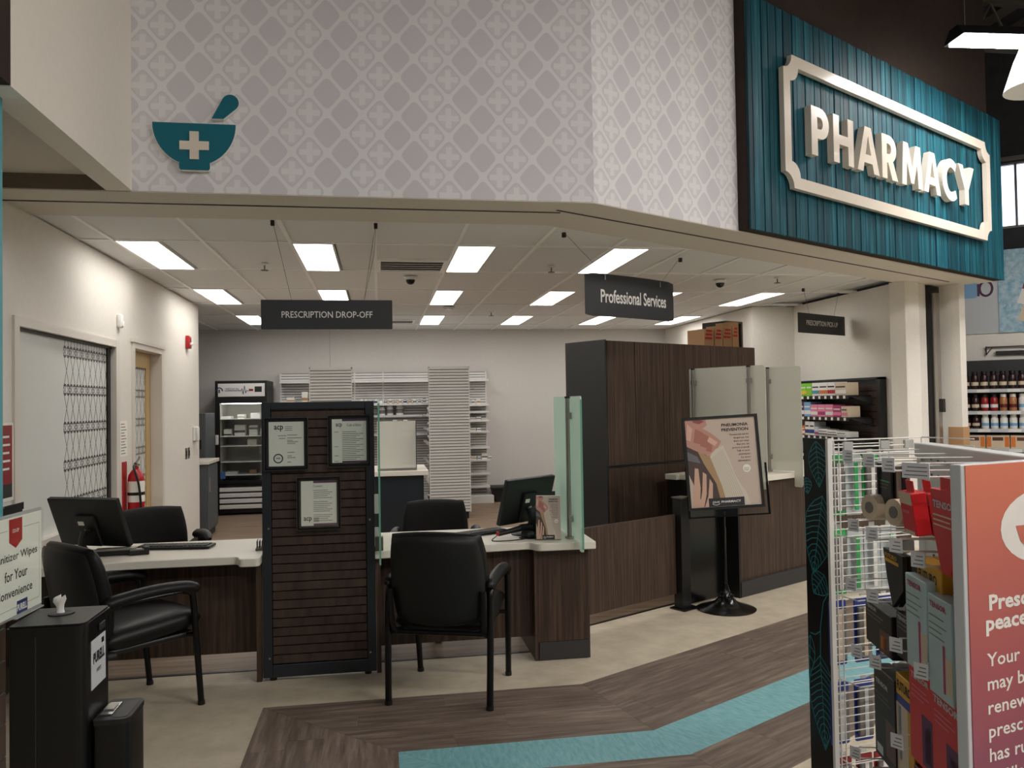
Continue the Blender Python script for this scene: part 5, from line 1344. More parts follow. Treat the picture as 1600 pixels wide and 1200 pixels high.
obj('window_pane', box(0.53, 0.70, 0.89, 0.895, 3.87, 4.71), 'daylight', wi); obj('window_pane', box(0.73, 1.17, 0.89, 0.895, 3.87, 4.71), 'daylight', wi)
# posters
t = thing('wall_poster', 'pale poster with a blue marker cap and ring, right of the sign', 'poster', FW(0.20, 0.735), FA)
obj('sheet', box(-0.36, 0.27, -0.006, 0.0, 2.40, 3.35), 'p_palegrey', t)
b = BM(); poly(b, rrect(-0.36, 0.02, 2.90, 3.11, 0.03), -0.0068); obj('print_cap', b, 'p_sky', t)
b = BM(); poly(b, [(0.02, 2.92), (0.05, 2.92), (0.05, 3.09), (0.02, 3.09)], -0.0068); obj('print_collar', b, 'plum', t)
b = BM(); ribbon(b, [(0.125+0.075*math.cos(R(a)), 3.02+0.1*math.sin(R(a))) for a in range(0, 361, 15)], 0.03, -0.007); obj('print_ring', b, 'plum', t)
t = thing('wall_poster', 'icy blue poster with red popsicles at the right edge', 'poster', FW(0.72, 0.72), FA)
mm = speck('p_ice', (120, 172, 200), (196, 218, 228), 0.5, 14, 0.0)
obj('sheet', box(-0.25, 0.75, -0.006, 0.0, 2.40, 3.53), 'p_ice', t)
def rp(pts, a, c): return [(c[0]+p[0]*math.cos(a)-p[1]*math.sin(a), c[1]+p[0]*math.sin(a)+p[1]*math.cos(a)) for p in pts]
b = BM(); poly(b, rp(rrect(-0.11, 0.11, -0.05, 0.38, 0.08), R(-18), (0.13, 2.95)), -0.0068); obj('print_popsicle', b, 'red_dark', t)
b = BM(); poly(b, rp([(-0.11, -0.2), (0.11, -0.2), (0.11, 0.0), (-0.11, 0.0)], R(-18), (0.13, 2.95)), -0.0072); obj('print_popsicle_base', b, 'white', t)
b = BM(); poly(b, rp([(-0.035, -0.42), (0.035, -0.42), (0.035, -0.2), (-0.035, -0.2)], R(-18), (0.13, 2.95)), -0.0072); obj('print_stick', b, 'p_beige', t)
t = thing('price_rail_bracket', 'thin black bracket rail above the sauce shelf', 'rail', FW(0.0, 0.7), FA)
b = BM(); bx(b, 0.30, 0.9, 0, 0.02, 2.2, 2.215); bx(b, 0.30, 0.315, 0, 0.02, 2.1, 2.22); tube(b, [(0.31, 0.01, 2.11), (0.38, 0.01, 2.2)], 0.006, 5); bx(b, 0.42, 0.9, -0.01, 0.03, 2.1, 2.15); bx(b, -0.35, -0.29, 0, 0.03, 2.1, 2.3); obj('rail', b, 'black', t)
# sauce shelving
ss = thing('grocery_shelf', 'grocery shelf with jars and bottles at the right edge', 'shelving', FW(0.05, 0.0), FA)
obj('back_panel', box(-0.42, 1.3, 0.45, 0.5, 0, 2.02), 'charcoal', ss); obj('end_upright', box(-0.44, -0.42, 0.1, 0.5, 0, 1.6), 'white_metal', ss)
GZ = (1.63, 1.345, 1.115, 0.86)
for z in GZ:
    q = obj('shelf', box(-0.42, 1.3, 0.0, 0.45, z-0.03, z), 'white_metal', ss); obj('price_rail', box(-0.42, 1.3, -0.012, 0.0, z-0.045, z), 'p_palegrey', q)
    for k in range(5): obj('price_tag', box(-0.2+0.34*k, -0.06+0.34*k, -0.0135, -0.012, z-0.043, z-0.004), 'white', q)
obj('plinth', box(-0.42, 1.3, 0.03, 0.45, 0, 0.15), 'charcoal', ss)
mat('sauce_dark', (46, 24, 24), 0.2); mat('sauce_red', (150, 34, 34), 0.25); mat('sauce_tan', (176, 120, 74), 0.3)
rs = random.Random(5)
cols = (['sauce_dark']*14, ['sauce_dark']*3+['sauce_dark']*2+['sauce_red', 'sauce_red', 'sauce_tan', 'sauce_tan', 'white', 'white', 'sauce_red', 'sauce_tan'], ['sauce_dark']*5+['white']*8)
for i in range(3):
    for k in range(11):
        u_ = -0.30+0.105*k
        p = FW(0.05+u_, 0.08)
        m_ = cols[i][k]
        bottle(f'{ORD[k]} {"white jar" if m_ == "white" else "sauce bottle"} from the left, {("top", "second", "third")[i]} grocery shelf', p[0], p[1], GZ[i], 0.044, (0.235, 0.22, 0.185)[i], m_, 'black' if m_ not in ('sauce_tan', 'white') else 'white', 'bottles on the grocery shelf', {'sauce_dark': 'p_beige', 'sauce_red': 'white', 'sauce_tan': 'p_maroon', 'white': 'p_sky'}[m_], 'sauce_bottle', 0.2)
for k in range(4):
    p = FW(-0.13+0.27*k, 0.14)
    t = thing('food_carton', f'{ORD[k]} orange patterned carton from the left, lowest grocery shelf', 'carton', (p[0], p[1], GZ[3]), FA, 'cartons on the grocery shelf')
    obj('carton', box(-0.13, 0.13, -0.1, 0.1, 0, 0.17, 0.003, 1), 'p_beige', t); obj('label_plate', box(-0.06, 0.06, -0.1015, -0.1, 0.1, 0.145), 'p_brown', t)
    for q in (-0.1, 0.1): obj('print_patch', box(q-0.025, q+0.025, -0.1015, -0.1, 0.02, 0.15), 'p_orange', t)
# linear pendants over the sales floor (their own light) and a white cone pendant
def linear_lamp(label, loc, rz, L=2.4):
    t = thing('linear_pendant', label, 'pendant light', loc, rz, 'linear pendants over the sales floor')
    b = BM(); prism(b, [(-0.13, 0.0), (0.13, 0.0), (0.09, 0.05), (0.05, 0.10), (-0.05, 0.10), (-0.09, 0.05)], -L/2, L/2, 'x'); obj('housing', b, 'black', t)
    obj('diffuser', box(-L/2+0.03, L/2-0.03, -0.105, 0.105, -0.012, 0.002), 'store_lamp', t)
    for x in (-L/2+0.1, L/2-0.1):
        b = BM(); cyl(b, (x, 0, 0.1), (x, 0, 6.6-loc[2]), 0.004, n=6); obj('suspension_wire', b, 'steel_dark', t)
linear_lamp('long bright linear pendant light at the upper right', (5.82, 5.72, 4.43), R(-4), 2.4)
names = iter(('nearest', 'leftmost', 'nearest centre', 'rear centre', 'nearest right', 'rear right', 'rear left', 'rear centre', 'rear right'))
for x, y in ((3.0, 0.2), (-0.6, -2.6), (5.8, 1.8), (5.8, -1.6), (8.6, 2.6), (8.6, -1.0)):  # out-of-view pendants added to light bulkhead, sign and foreground rack
    linear_lamp(f'unseen linear pendant added to light the shop front, {next(names)}', (x, y, 4.9), 0, 2.4)
t = thing('cone_pendant', 'white cone pendant lamp at the upper right edge', 'pendant light', (5.25, 5.65, 4.0))
b = BM(); lathe(b, [(0.25, 0.0), (0.245, 0.014), (0.17, 0.24), (0.10, 0.40), (0.05, 0.45)], 28); me_ = obj('shade', b, 'white', t, smooth=50)
md = me_.modifiers.new('thickness', 'SOLIDIFY'); md.thickness = 0.006
b = BM(); lathe(b, [(0.0, 0.06), (0.05, 0.08), (0.06, 0.12), (0.04, 0.17), (0.0, 0.2)], 16); obj('bulb', b, 'bulb', t, smooth=60)
b = BM(); cyl(b, (0, 0, 0.45), (0, 0, 2.6), 0.006, n=8); obj('cord', b, 'black', t)
# teal column carrying the left bulkhead
t = struct('wall_column', box(-1.85, -1.402, 3.08, 3.32, 0.0, CZ), 'teal_paint')
for k in range(8): obj('plank', box(-1.857, -1.397, 3.072, 3.33, 0.02+0.12*k, 0.135+0.12*k), 'walnut_slat', t)

# ------------------------------------------------------------------ foreground left: wipes station, bin, acrylic sign
t = thing('wipes_station', 'black sanitizer wipes dispenser cabinet in the left foreground', 'dispenser', (-0.925, 2.56, 0))
b = BM(); prism(b, rounded([(-0.1, -0.105), (0.1, -0.105), (0.1, 0.105), (-0.1, 0.105)], [0.012, 0.03, 0.02, 0.012]), 0.0, 0.925, 'z'); obj('body', b, 'black_satin', t, smooth=30)
b = BM(); prism(b, rounded([(-0.104, -0.109), (0.104, -0.109), (0.104, 0.109), (-0.104, 0.109)], [0.012, 0.03, 0.02, 0.012]), 0.925, 0.95, 'z')
es = [e for e in b.edges if all(v.co.z > 0.94 for v in e.verts)]; bmesh.ops.bevel(b, geom=es, offset=0.005, segments=2, affect='EDGES'); obj('lid', b, 'black_satin', t, smooth=30)
obj('door_seam', box(-0.03, -0.027, -0.1066, -0.1045, 0.03, 0.92), 'charcoal', t)
b = BM(); lathe(b, [(0.036, 0.95), (0.036, 0.953), (0.024, 0.954), (0.0, 0.952)], 24, (-0.01, 0.03, 0)); obj('wipe_port', b, 'charcoal', t)
b = BM()
lathe(b, [(0.012, 0.952), (0.009, 0.962), (0.010, 0.974), (0.016, 0.988), (0.013, 0.999), (0.0, 0.984)], 14, (-0.012, 0.03, 0), 1.0, 0.6)
for v in b.verts:
    a_ = math.atan2(v.co.y-0.03, v.co.x+0.012); q_ = max(0, v.co.z-0.955)/0.045
    v.co.x += q_*0.007*math.cos(3*a_+1)-q_*0.004; v.co.y += q_*0.005*math.sin(5*a_); v.co.z += q_*0.006*math.cos(3*a_+0.5)
obj('wipe', b, 'white', t, smooth=60)
pl = obj('label_plate', box(0.1, 0.1025, -0.06, 0.06, 0.745, 0.885, 0.001), 'p_palegrey', t)
me, tw, th = text_mesh('PURELL', w=0.095, h=0.032, bold=0.05); me.materials.append(MATS['ink']); obj('lettering', me, None, pl, loc=(0.1032, -0.048, 0.815), rot=(PI/2, 0, PI/2))
me, tw, th = text_mesh('WIPES', w=0.04, h=0.012); me.materials.append(MATS['ink']); obj('lettering', me, None, pl, loc=(0.1032, -0.022, 0.785), rot=(PI/2, 0, PI/2))
obj('latch', box(0.1, 0.108, 0.0, 0.045, 0.90, 0.922, 0.003), 'charcoal', t); obj('lock', box(0.1, 0.104, 0.02, 0.04, 0.86, 0.875), 'chrome', t)
t = thing('side_bin', 'small black waste bin with chrome slot hung on the wipes cabinet', 'bin', (-0.772, 2.585, 0))
b = BM(); prism(b, rounded([(-0.048, -0.085), (0.048, -0.085), (0.048, 0.085), (-0.048, 0.085)], [0.006, 0.03, 0.03, 0.006]), 0.04, 0.645, 'z'); obj('body', b, 'black_satin', t, smooth=30)
b = BM(); out_ = rounded([(-0.05, -0.087), (0.05, -0.087), (0.05, 0.087), (-0.05, 0.087)], [0.006, 0.03, 0.03, 0.006]); prism(b, out_, 0.645, 0.66, 'z'); obj('lid', b, 'plastic', t)
b = BM(); prism(b, rounded([(0.0, -0.07), (0.038, -0.07), (0.038, 0.065), (0.0, 0.065)], [0.012]*4), 0.66, 0.6608, 'z'); obj('opening', b, 'black', t)
obj('chrome_plate', box(-0.042, -0.008, -0.05, 0.05, 0.66, 0.664, 0.001), 'chrome', t); obj('latch', box(-0.04, -0.012, -0.02, 0.03, 0.664, 0.668), 'steel', t)
b = BM(); tube(b, [(-0.047, -0.086, 0.35), (-0.047, -0.09, 0.5)], 0.003, 6); obj('hinge_rod', b, 'chrome', t)
t = thing('acrylic_sign', 'acrylic counter sign reading Sanitizer Wipes for Your Convenience', 'sign', (-1.03, 2.70, 0.95), R(-94.5))
# local +x runs towards the viewer (left in the picture) -> mirrored so the print faces the aisle
SW_ = 0.30
sheet = obj('sheet', box(0.006, SW_, -0.001, 0.001, 0.012, 0.295), 'paper', t)
obj('acrylic_front', box(0.0, SW_+0.006, 0.0035, 0.0045, 0.004, 0.302), 'clear_glass', t)
obj('acrylic_back', box(0.0, SW_+0.006, -0.005, -0.002, 0.004, 0.304), 'clear_plastic', t)
obj('acrylic_foot', box(0.0, 0.16, -0.03, 0.005, 0.0, 0.004), 'clear_plastic', t)
def tx(s, xr, z, w, h, m='ink', bold=0.01):
    me, tw, th = text_mesh(s, w, h, 0, bold); me.materials.append(MATS[m])
    obj('lettering', me, None, sheet, loc=(xr, 0.0016, z), rot=(PI/2, 0, PI))
tx('Sanitizer Wipes', 0.268, 0.165, 0.235, 0.030); tx('for Your', 0.215, 0.115, 0.125, 0.030); tx('Convenience', 0.262, 0.068, 0.20, 0.026)
def fl(nm, pts, m, y):
    b = BM(); vs = [b.verts.new((p[0], y, p[1])) for p in pts]; f = b.faces.new(vs); f.normal_update()
    if f.normal.y < 0: f.normal_flip()
    obj(nm, b, m, sheet)
cx_ = 0.155
fl('red_shield', [(cx_-0.036, 0.29), (cx_+0.036, 0.29), (cx_+0.036, 0.225), (cx_, 0.205), (cx_-0.036, 0.225)], 'red', 0.0014)
tx('CO-OP', cx_+0.018, 0.25, 0.036, 0.011, 'white', 0.03)
b = BM()
for p, q in (((0.02, 0.035), (0.29, 0.035)), ((0.02, 0.26), (0.11, 0.26)), ((0.20, 0.26), (0.29, 0.26)), ((0.02, 0.035), (0.02, 0.26)), ((0.29, 0.035), (0.29, 0.26))): ribbon(b, [p, q], 0.0012, 0.0013)
for f in b.faces: f.normal_flip()
obj('border_line', b, 'ink_grey', sheet)
fl('brand_patch', [(0.09, 0.012), (0.15, 0.012), (0.15, 0.05), (0.09, 0.05)], 'navy', 0.0014); tx('PURELL', 0.148, 0.02, 0.055, 0.02, 'white', 0.05)

# ------------------------------------------------------------------ foreground right: first-aid gondola
GN = Vector((1.52, 1.62, 0)); GA = R(75)
gd = thing('aid_gondola', 'white gondola end with peg hooks and wire grid in the right foreground', 'display rack', GN, GA)
# local x: away along the back panel, local y: towards the aisle (left), z up
obj('back_panel', box(-0.02, 0.78, -0.03, 0.0, 0.12, 1.36), 'white_metal', gd)
obj('top_rail', box(-0.04, 0.79, -0.045, 0.012, 1.355, 1.40, 0.004), 'white_metal', gd)
for x in (0.0, 0.765):
    q = obj('upright', box(x-0.015, x+0.015, -0.04, 0.008, 0.0, 1.39), 'white_metal', gd)
b = BM()
for r in range(24):
    for c in range(14): bx(b, 0.03+0.05*c, 0.042+0.05*c, 0.0, 0.0012, 0.2+0.05*r, 0.208+0.05*r)
obj('peg_hole', b, 'charcoal', gd, kind='stuff')
obj('base_deck', box(-0.05, 1.12, -0.04, 0.42, 0.0, 0.14, 0.004), 'white_metal', gd)
# leaf-printed black end panel
GX0 = Vector((1.576, 2.63, 0)); gdir = Vector((0.392, 0.06, 0)).normalized()
lp = thing('leaf_panel', 'narrow black panel with teal leaf line drawings', 'panel', (1.603, 2.72, 0), R(97))
obj('board', box(0.0, 0.135, -0.018, 0.0, 0.02, 1.40), 'black_satin', lp)
obj('edge_trim', box(-0.012, 0.0, -0.02, 0.002, 0.0, 1.402), 'white_metal', lp)
def leafline(pts, w=0.0032):
    b = BM()
    for i in range(len(pts)-1):
        p, q = Vector(pts[i]), Vector(pts[i+1]); d_ = q-p
        if d_.length < 1e-6: continue
        n_ = Vector((-d_.y, d_.x)).normalized()*w/2
        vs = [b.verts.new((r_.x, 0.0012, r_.y)) for r_ in (p+n_, q+n_, q-n_, p-n_)]; f = b.faces.new(vs); f.normal_update()
        if f.normal.y < 0: f.normal_flip()
    return b
mat('leaf_teal', (40, 140, 148), 0.5)
def clampx(p): return (min(0.133, max(0.002, p[0])), p[1])
def leaf(cx, cz, L, W, ang, n=7):
    a = R(ang); d_ = Vector((math.sin(a), math.cos(a))); s_ = Vector((d_.y, -d_.x))
    c0 = Vector((cx, cz)); allp = []
    for sg_ in (-1, 1):
        o_ = [clampx(tuple(c0+d_*L*t_+s_*sg_*W*math.sin(PI*t_**0.8))) for t_ in [k/10 for k in range(11)]]; allp.append(o_)
        for k in range(1, n):
            t_ = k/n; e_ = c0+d_*L*min(1, t_+0.12)+s_*sg_*W*math.sin(PI*min(1, t_+0.12)**0.8)*0.92
            m_ = c0+d_*L*(t_+0.04)+s_*sg_*W*0.4*math.sin(PI*t_**0.8)
            allp.append([clampx(tuple(c0+d_*L*t_)), clampx(tuple(m_)), clampx(tuple(e_))])
    allp.append([clampx(tuple(c0)), clampx(tuple(c0+d_*L*0.5)), clampx(tuple(c0+d_*L))])
    for q in allp: obj('leaf_line', leafline(q), 'leaf_teal', lp)
leaf(0.06, 1.39, 0.17, 0.05, 185, 9); leaf(0.125, 1.25, 0.06, 0.03, 190, 5)
leaf(0.03, 1.19, 0.30, 0.085, 168, 13); leaf(0.03, 0.90, 0.10, 0.05, 140, 6)
leaf(0.065, 0.60, 0.34, 0.075, 183, 14); leaf(0.12, 0.66, 0.16, 0.03, 175, 4)
obj('leaf_line', leafline([(0.01, 0.84), (0.04, 0.80), (0.06, 0.70), (0.063, 0.60)], 0.004), 'leaf_teal', lp); obj('leaf_line', leafline([(0.06, 0.69), (0.09, 0.67), (0.12, 0.67)], 0.004), 'leaf_teal', lp)
# wire grid behind the hooks
wg = thing('wire_grid', 'white wire grid panel at the far end of the first-aid rack', 'wire grid', GX0, math.atan2(gdir.y, gdir.x))
b = BM()
z = 1.385
k = 0
while z > 0.25:
    tube(b, [(-0.01, 0, z), (0.26 if k < 44 else 0.2, 0, z)], 0.0019, 5)
    z -= 0.0272; k += 1
obj('cross_wires', b, 'white_metal', wg)
for x in (0.0, 0.02, 0.24):
    b = BM(); tube(b, [(x, -0.002, 0.2), (x, -0.002, 1.39)], 0.0026, 6); obj('vertical_wire', b, 'white_metal', wg)
b = BM()
for z in (1.40, 1.375, 1.35):
    tube(b, [(-0.01, 0.0, z), (0.39, 0.0, z), (0.42, -0.20, z)], 0.0026, 6)
for x in (0.0, 0.20, 0.39): tube(b, [(x, 0, 1.33), (x, 0, 1.40)], 0.0026, 6)
obj('top_basket', b, 'white_metal', wg)
for z in (1.07, 0.86, 0.57, 0.29):
    b = BM(); tube(b, [(0.0, 0.0, z), (0.0, -0.10, z), (0.24, -0.10, z), (0.24, 0, z)], 0.0022, 6); tube(b, [(0.0, -0.05, z), (0.24, -0.05, z)], 0.002, 6); obj('ledge_wire', b, 'white_metal', wg)
for x, z in ((0.06, 1.375), (0.22, 1.375), (0.33, 1.375)): obj('clear_clip', box(x-0.02, x+0.02, -0.006, 0.006, z-0.012, z+0.018, 0.002), 'clear_plastic', wg)
obj('post', box(-0.03, -0.012, -0.006, 0.006, 0.0, 1.402), 'white_metal', wg)
# blister packs hung behind the grid
def blister(label, x, z, w, h, m1, m2):
    p = GX0+gdir*x+Vector((-gdir.y, gdir.x, 0))*0.05
    t = thing('blister_pack', label, 'package', (p.x, p.y, z), math.atan2(gdir.y, gdir.x), 'blister packs behind the wire grid')
    b = BM(); prism(b, rrect(-w/2, w/2, -h, 0, 0.008), 0.0, 0.003); obj('card', b, m1, t)
    b = BM(); bx(b, -w/2+0.008, w/2-0.008, -0.014, 0.0, -h+0.02, -0.03, 0.005); obj('blister', b, 'clear_glass' if m1 == 'p_palegrey' else 'ink_grey', t)
    obj('colour_strip', box(-0.008, 0.008, -0.0155, -0.0138, -h+0.02, -0.03), m2, t); obj('header', box(-w/2+0.002, w/2-0.002, -0.0015, 0.0, -0.028, -0.004), m1 if m1 != 'white' else m2, t)
    obj('hang_tab', box(-0.012, 0.012, 0.0, 0.001, 0, 0.016), 'clear_plastic', t)
for k, x in enumerate((0.05, 0.125, 0.20, 0.275)):
    blister(f'{ORD[k]} green blister pack from the left, upper row behind the wire grid', x, 1.345, 0.07, 0.22, 'p_palegrey' if k % 2 else 'p_mint', 'p_mint' if k % 2 else 'white')
    blister(f'{ORD[k]} green blister pack from the left, second row behind the wire grid', x, 1.08, 0.07, 0.235, 'p_mint' if k == 0 else 'p_palegrey', 'p_mint' if k % 2 else 'white')
for k, x in enumerate((0.04, 0.15, 0.245)):
    blister(f'{ORD[k]} blue blister pack from the left, third row behind the wire grid', x, 0.825, 0.075, 0.23, 'p_deepblue', 'p_beige')
    if k < 2: blister(f'{ORD[k]} blue blister pack from the left, fourth row behind the wire grid', x-0.005*k, 0.535, 0.08, 0.22, 'p_deepblue', 'p_palegrey')
for k, x in enumerate((0.05, 0.14, 0.22)): blister(f'{ORD[k]} red blister pack from the left, lowest row behind the wire grid', x, 0.27, 0.07, 0.14, 'red_dark', 'white')
# peg hooks with scan tags, each holding packs
def hook(x, z, L=0.24, wide=0.04):
    b = BM(); tube(b, [(x, 0.0, z), (x, L-0.02, z), (x, L, z+0.006)], 0.0026, 6); tube(b, [(x, 0.0, z+0.035), (x, L-0.01, z+0.035), (x, L, z+0.025)], 0.0022, 6); h_ = obj('hook', b, 'white_metal', gd)
    tw_ = 0.036 if wide < 0.1 else 0.07
    obj('scan_tag', box(-tw_/2, tw_/2, 0.0, 0.0025, -0.021, 0.018), 'p_tag', h_, loc=(x, L, z+0.018), rot=(0, 0, R(42)))
    b = BM()
    for q in range(3): bx(b, -tw_/2+0.005, tw_/2-0.006-0.004*q, 0.0025, 0.003, -0.014+0.010*q, -0.0115+0.010*q)
    obj('tag_print', b, 'ink_grey', h_, loc=(x, L, z+0.018), rot=(0, 0, R(42)), kind='stuff')
HK = [(0.74, 1.345), (0.54, 1.345), (0.38, 1.345), (0.19, 1.345), (0.70, 1.13), (0.53, 1.13), (0.34, 1.13), (0.19, 1.12), (0.74, 0.935), (0.54, 0.945), (0.70, 0.735), (0.36, 0.855), (0.53, 0.755), (0.19, 0.84), (0.74, 0.40), (0.37, 0.59)]
for x, z in HK: hook(x, z, 0.235, 0.12 if (x, z) == (0.19, 1.345) else 0.065)
def gp(x, y, z):
    p = GN + Vector((math.cos(GA), math.sin(GA), 0))*x + Vector((-math.sin(GA), math.cos(GA), 0))*y
    return (p.x, p.y, z)
GF = GA+PI     # packs face the aisle: local -y of the pack = rack +y
def pack(name, label, x, y, ztop, w, h, d, m, prints=(), words=(), n=1, tilt=0.0, header=None, shape=None):
    for k in range(n):
        t = thing(name, label if k == 0 else label+(' , one behind it' if k == 1 else ' , two behind it'), 'package', gp(x, y-k*(d+0.004), ztop), GF, 'packs on the peg hooks')
        t.rotation_euler = (tilt, 0, GF)
        b = BM()
        if shape: prism(b, [(p[0]*w, -h*p[1]) for p in shape], 0, d)
        else: bx(b, -w/2, w/2, 0, d, -h, 0, 0.002, 1)
        bd_ = obj('carton', b, m, t)
        if header: obj('header_flap', box(-w*0.3, w*0.3, d*0.4, d*0.4+0.002, 0, 0.03), header, t)
        for (x0, x1, z0, z1, pm) in prints:
            b = BM(); poly(b, [(-w/2+x0*w, -h*z0), (-w/2+x1*w, -h*z0), (-w/2+x1*w, -h*z1), (-w/2+x0*w, -h*z1)], -0.0006); obj('print_patch', b, pm, t)
        for (s, x0, z0, ww, hh, tm_) in words:
            text(s, tm_, t, -w/2+x0*w, -h*z0, -0.001, w=ww*w, h=hh*h, bold=0.03, name='lettering')
G1 = (0, 1)
pack('wrap_card', 'black hang card with small print behind the tape rolls', 0.52, 0.20, 1.335, 0.11, 0.10, 0.006, 'black', [(.1, .9, .3, .34, 'p_mint'), (.1, .8, .4, .43, 'ink_grey'), (.1, .7, .5, .53, 'ink_grey')], n=2)
for k, (x, y) in enumerate(((0.56, 0.20), (0.45, 0.17))):
    p = gp(x, y, 1.222)
    t = thing('tape_roll', ('front' if k == 0 else 'rear')+' cream elastic bandage roll on the top hook row', 'bandage', p, GA, 'bandage rolls')
    b = BM(); cyl(b, (0.012, -0.035, 0), (-0.012, 0.035, 0), 0.038, n=24); obj('roll', b, 'p_beige', t, smooth=40)
    b = BM(); cyl(b, (-0.0121, 0.0352, 0), (-0.0128, 0.0372, 0), 0.017, n=16); obj('core', b, 'ink_grey', t)
    obj('hang_strap', box(-0.004, 0.004, -0.006, 0.006, 0.035, 0.13), 'black', t)
pack('wrap_box', 'red and white bandage box hanging tilted from the top hooks', 0.34, 0.21, 1.29, 0.085, 0.115, 0.04, 'p_red', [(.0, 1, .0, .28, 'p_beige'), (.1, .9, .9, 1, 'p_beige')], [('TENSOR', .1, .5, .6, .08, 'p_pink')], 2, 0.12, 'p_red')
pack('wrap_bag', 'red tapering bandage pack beside the pink board on the top row', 0.09, 0.21, 1.32, 0.16, 0.20, 0.03, 'p_red', [(.1, .8, .3, .32, 'p_beige'), (.1, .7, .36, .38, 'p_beige'), (.1, .8, .42, .44, 'p_beige')], [('TENSOR', .1, .22, .8, .09, 'p_palegrey')], 3, 0.0, 'p_red', [(-.5, 0), (.5, 0), (.42, .5), (.15, 1), (-.15, 1), (-.42, .5)])
pack('brace_card', 'black pointed brace card on the second hook row', 0.47, 0.20, 1.105, 0.15, 0.16, 0.012, 'black', [(.1, .8, .16, .22, 'p_gold')], [('FUTURO', .12, .14, .6, .08, 'p_gold')], 2, 0, None, [(-.5, 0), (.5, 0), (.5, .6), (-.05, 1), (-.3, .55)])
pack('brace_box', 'yellow and black brace box on the second hook row', 0.26, 0.19, 1.115, 0.19, 0.105, 0.05, 'p_gold', [(0, 1, .62, 1, 'p_deepblue'), (0, .2, .1, .4, 'black')], [('FUTURO', .25, .45, .6, .24, 'ink')], 3)
for k, (x, zt) in enumerate(((0.27, 1.075), (0.125, 1.055))):
    pack('elastic_box', ('left' if k == 0 else 'right')+' pale teal elastic brace box on the third row', x, 0.215, zt, 0.135, 0.245, 0.045, 'p_paleteal', [(.05, .7, .2, .212, 'ink_grey'), (.05, .8, .28, .29, 'ink_grey'), (.05, .6, .34, .35, 'ink_grey'), (.05, .7, .4, .41, 'ink_grey'), (.62, .72, .45, .92, 'p_magenta'), (.72, 1, .55, .9, 'p_beige')], [('TENSOR', .1, .12, .7, .06, 'p_magenta')], 3)
for k, (x, zt) in enumerate(((0.59, 0.915), (0.33, 0.945))):
    pack('support_box', ('left' if k == 0 else 'right')+' black support box with skin-tone photo, fourth hook row', x, 0.205, zt, 0.22, 0.125, 0.05, 'black', [(.05, .7, .2, .24, 'ink_grey'), (.05, .6, .3, .33, 'ink_grey'), (.55, .95, .45, .95, 'p_brown'), (.6, .8, .6, .9, 'p_orange')], [('TENSOR', .05, .14, .4, .09, 'p_palegrey')], 3)
pack('support_box', 'tall black support box at the left of the fifth hook row', 0.555, 0.205, 0.735, 0.17, 0.27, 0.05, 'black', [(.1, .7, .28, .29, 'ink_grey'), (.1, .8, .33, .34, 'ink_grey'), (.55, 1, .5, .9, 'p_brown'), (.1, .4, .85, .95, 'p_palegrey')], [('TENSOR', .1, .18, .6, .05, 'p_palegrey')], 2)
pack('support_box', 'yellow topped support box in the middle of the fifth hook row', 0.41, 0.20, 0.765, 0.12, 0.34, 0.05, 'p_gold', [(0, 1, .17, .24, 'p_deepblue'), (0, .7, .24, 1, 'p_beige'), (.1, .3, .26, .7, 'p_sky')], [('FUTURO', .08, .13, .84, .08, 'ink')], 2)
pack('support_box', 'left red support box on the fifth hook row', 0.275, 0.205, 0.835, 0.165, 0.26, 0.045, 'p_red', [(.1, .7, .22, .23, 'p_pink'), (.1, .8, .27, .28, 'p_pink'), (.1, .6, .32, .33, 'p_pink'), (.5, .9, .45, .95, 'plum'), (.6, .85, .55, .9, 'p_maroon')], [('TENSOR', .1, .15, .7, .06, 'p_palegrey')], 3)
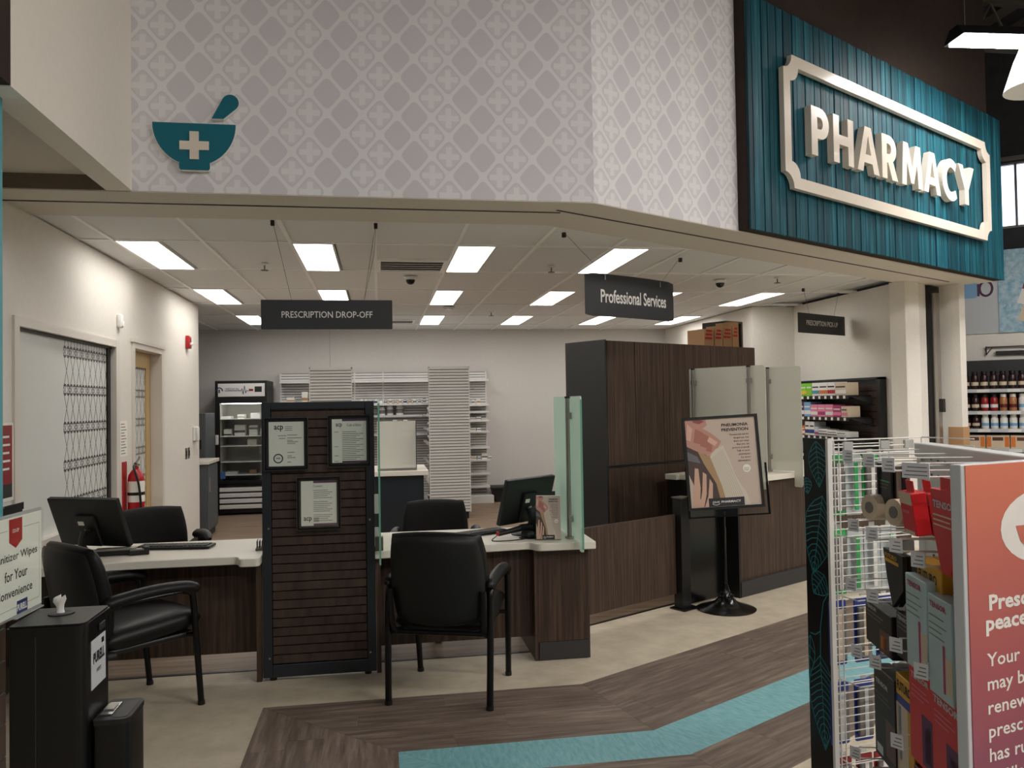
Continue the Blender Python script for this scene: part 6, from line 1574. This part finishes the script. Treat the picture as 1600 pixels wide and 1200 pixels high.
pack('support_box', 'right red support box on the fifth hook row', 0.115, 0.21, 0.825, 0.165, 0.26, 0.045, 'p_red', [(.1, .7, .22, .23, 'p_pink'), (.1, .8, .27, .28, 'p_pink'), (.1, .6, .32, .33, 'p_pink'), (.5, .9, .45, .95, 'plum'), (.6, .85, .55, .9, 'p_maroon')], [('TENSOR', .08, .15, .85, .07, 'p_palegrey')], 3)
pack('support_box', 'dark red support box on the lowest hook row, left', 0.62, 0.19, 0.385, 0.2, 0.2, 0.05, 'p_maroon', [(.1, .8, .2, .25, 'p_gold')], [], 2)
pack('support_box', 'dark red support box on the lowest hook row, right', 0.30, 0.20, 0.555, 0.2, 0.2, 0.05, 'p_maroon', [(.1, .8, .2, .25, 'p_pink')], [], 2)
# pink sign board closing the near end
pk = thing('sign_board', 'large coral to plum notice board with white text in right foreground', 'sign', (1.233, 1.552, 0), R(15))
obj('core', box(-0.012, 0.60, 0.001, 0.028, 0.35, 1.402, 0.003), 'p_palegrey', pk)
fc = obj('print_face', box(0.0, 0.60, -0.001, 0.002, 0.35, 1.40), 'pink_print', pk)
y = -0.0016
text('Prescription', 'white', fc, 0.062, 1.086, y, fs=0.046, bold=0.03).scale.x = 1.3; text('peace of mind', 'white', fc, 0.050, 1.043, y, fs=0.046, bold=0.03).scale.x = 1.3
for k, s in enumerate(('Your pharmacist', 'may be able to', 'renew your', 'prescription if it', 'has run out of', 'refills. Ask us.')):
    text(s, 'white', fc, 0.050, 0.966-0.0505*k, y, fs=0.0405, bold=0.012).scale.x = 1.28
b = BM(); N_ = 28; c0 = (0.262, 1.255)
A = [(c0[0]+0.155*math.cos(2*PI*i/N_), c0[1]+0.085*math.sin(2*PI*i/N_)*1.0) for i in range(N_)]
poly(b, A, y); obj('white_roundel', b, 'white', fc)
b = BM(); poly(b, [(c0[0]-0.105, c0[1]+0.005), (c0[0]+0.105, c0[1]+0.005), (c0[0]+0.09, c0[1]-0.03), (c0[0]+0.05, c0[1]-0.06), (c0[0]-0.05, c0[1]-0.06), (c0[0]-0.09, c0[1]-0.03)], y-0.0006); obj('bowl_mark', b, 'pink_print', fc)
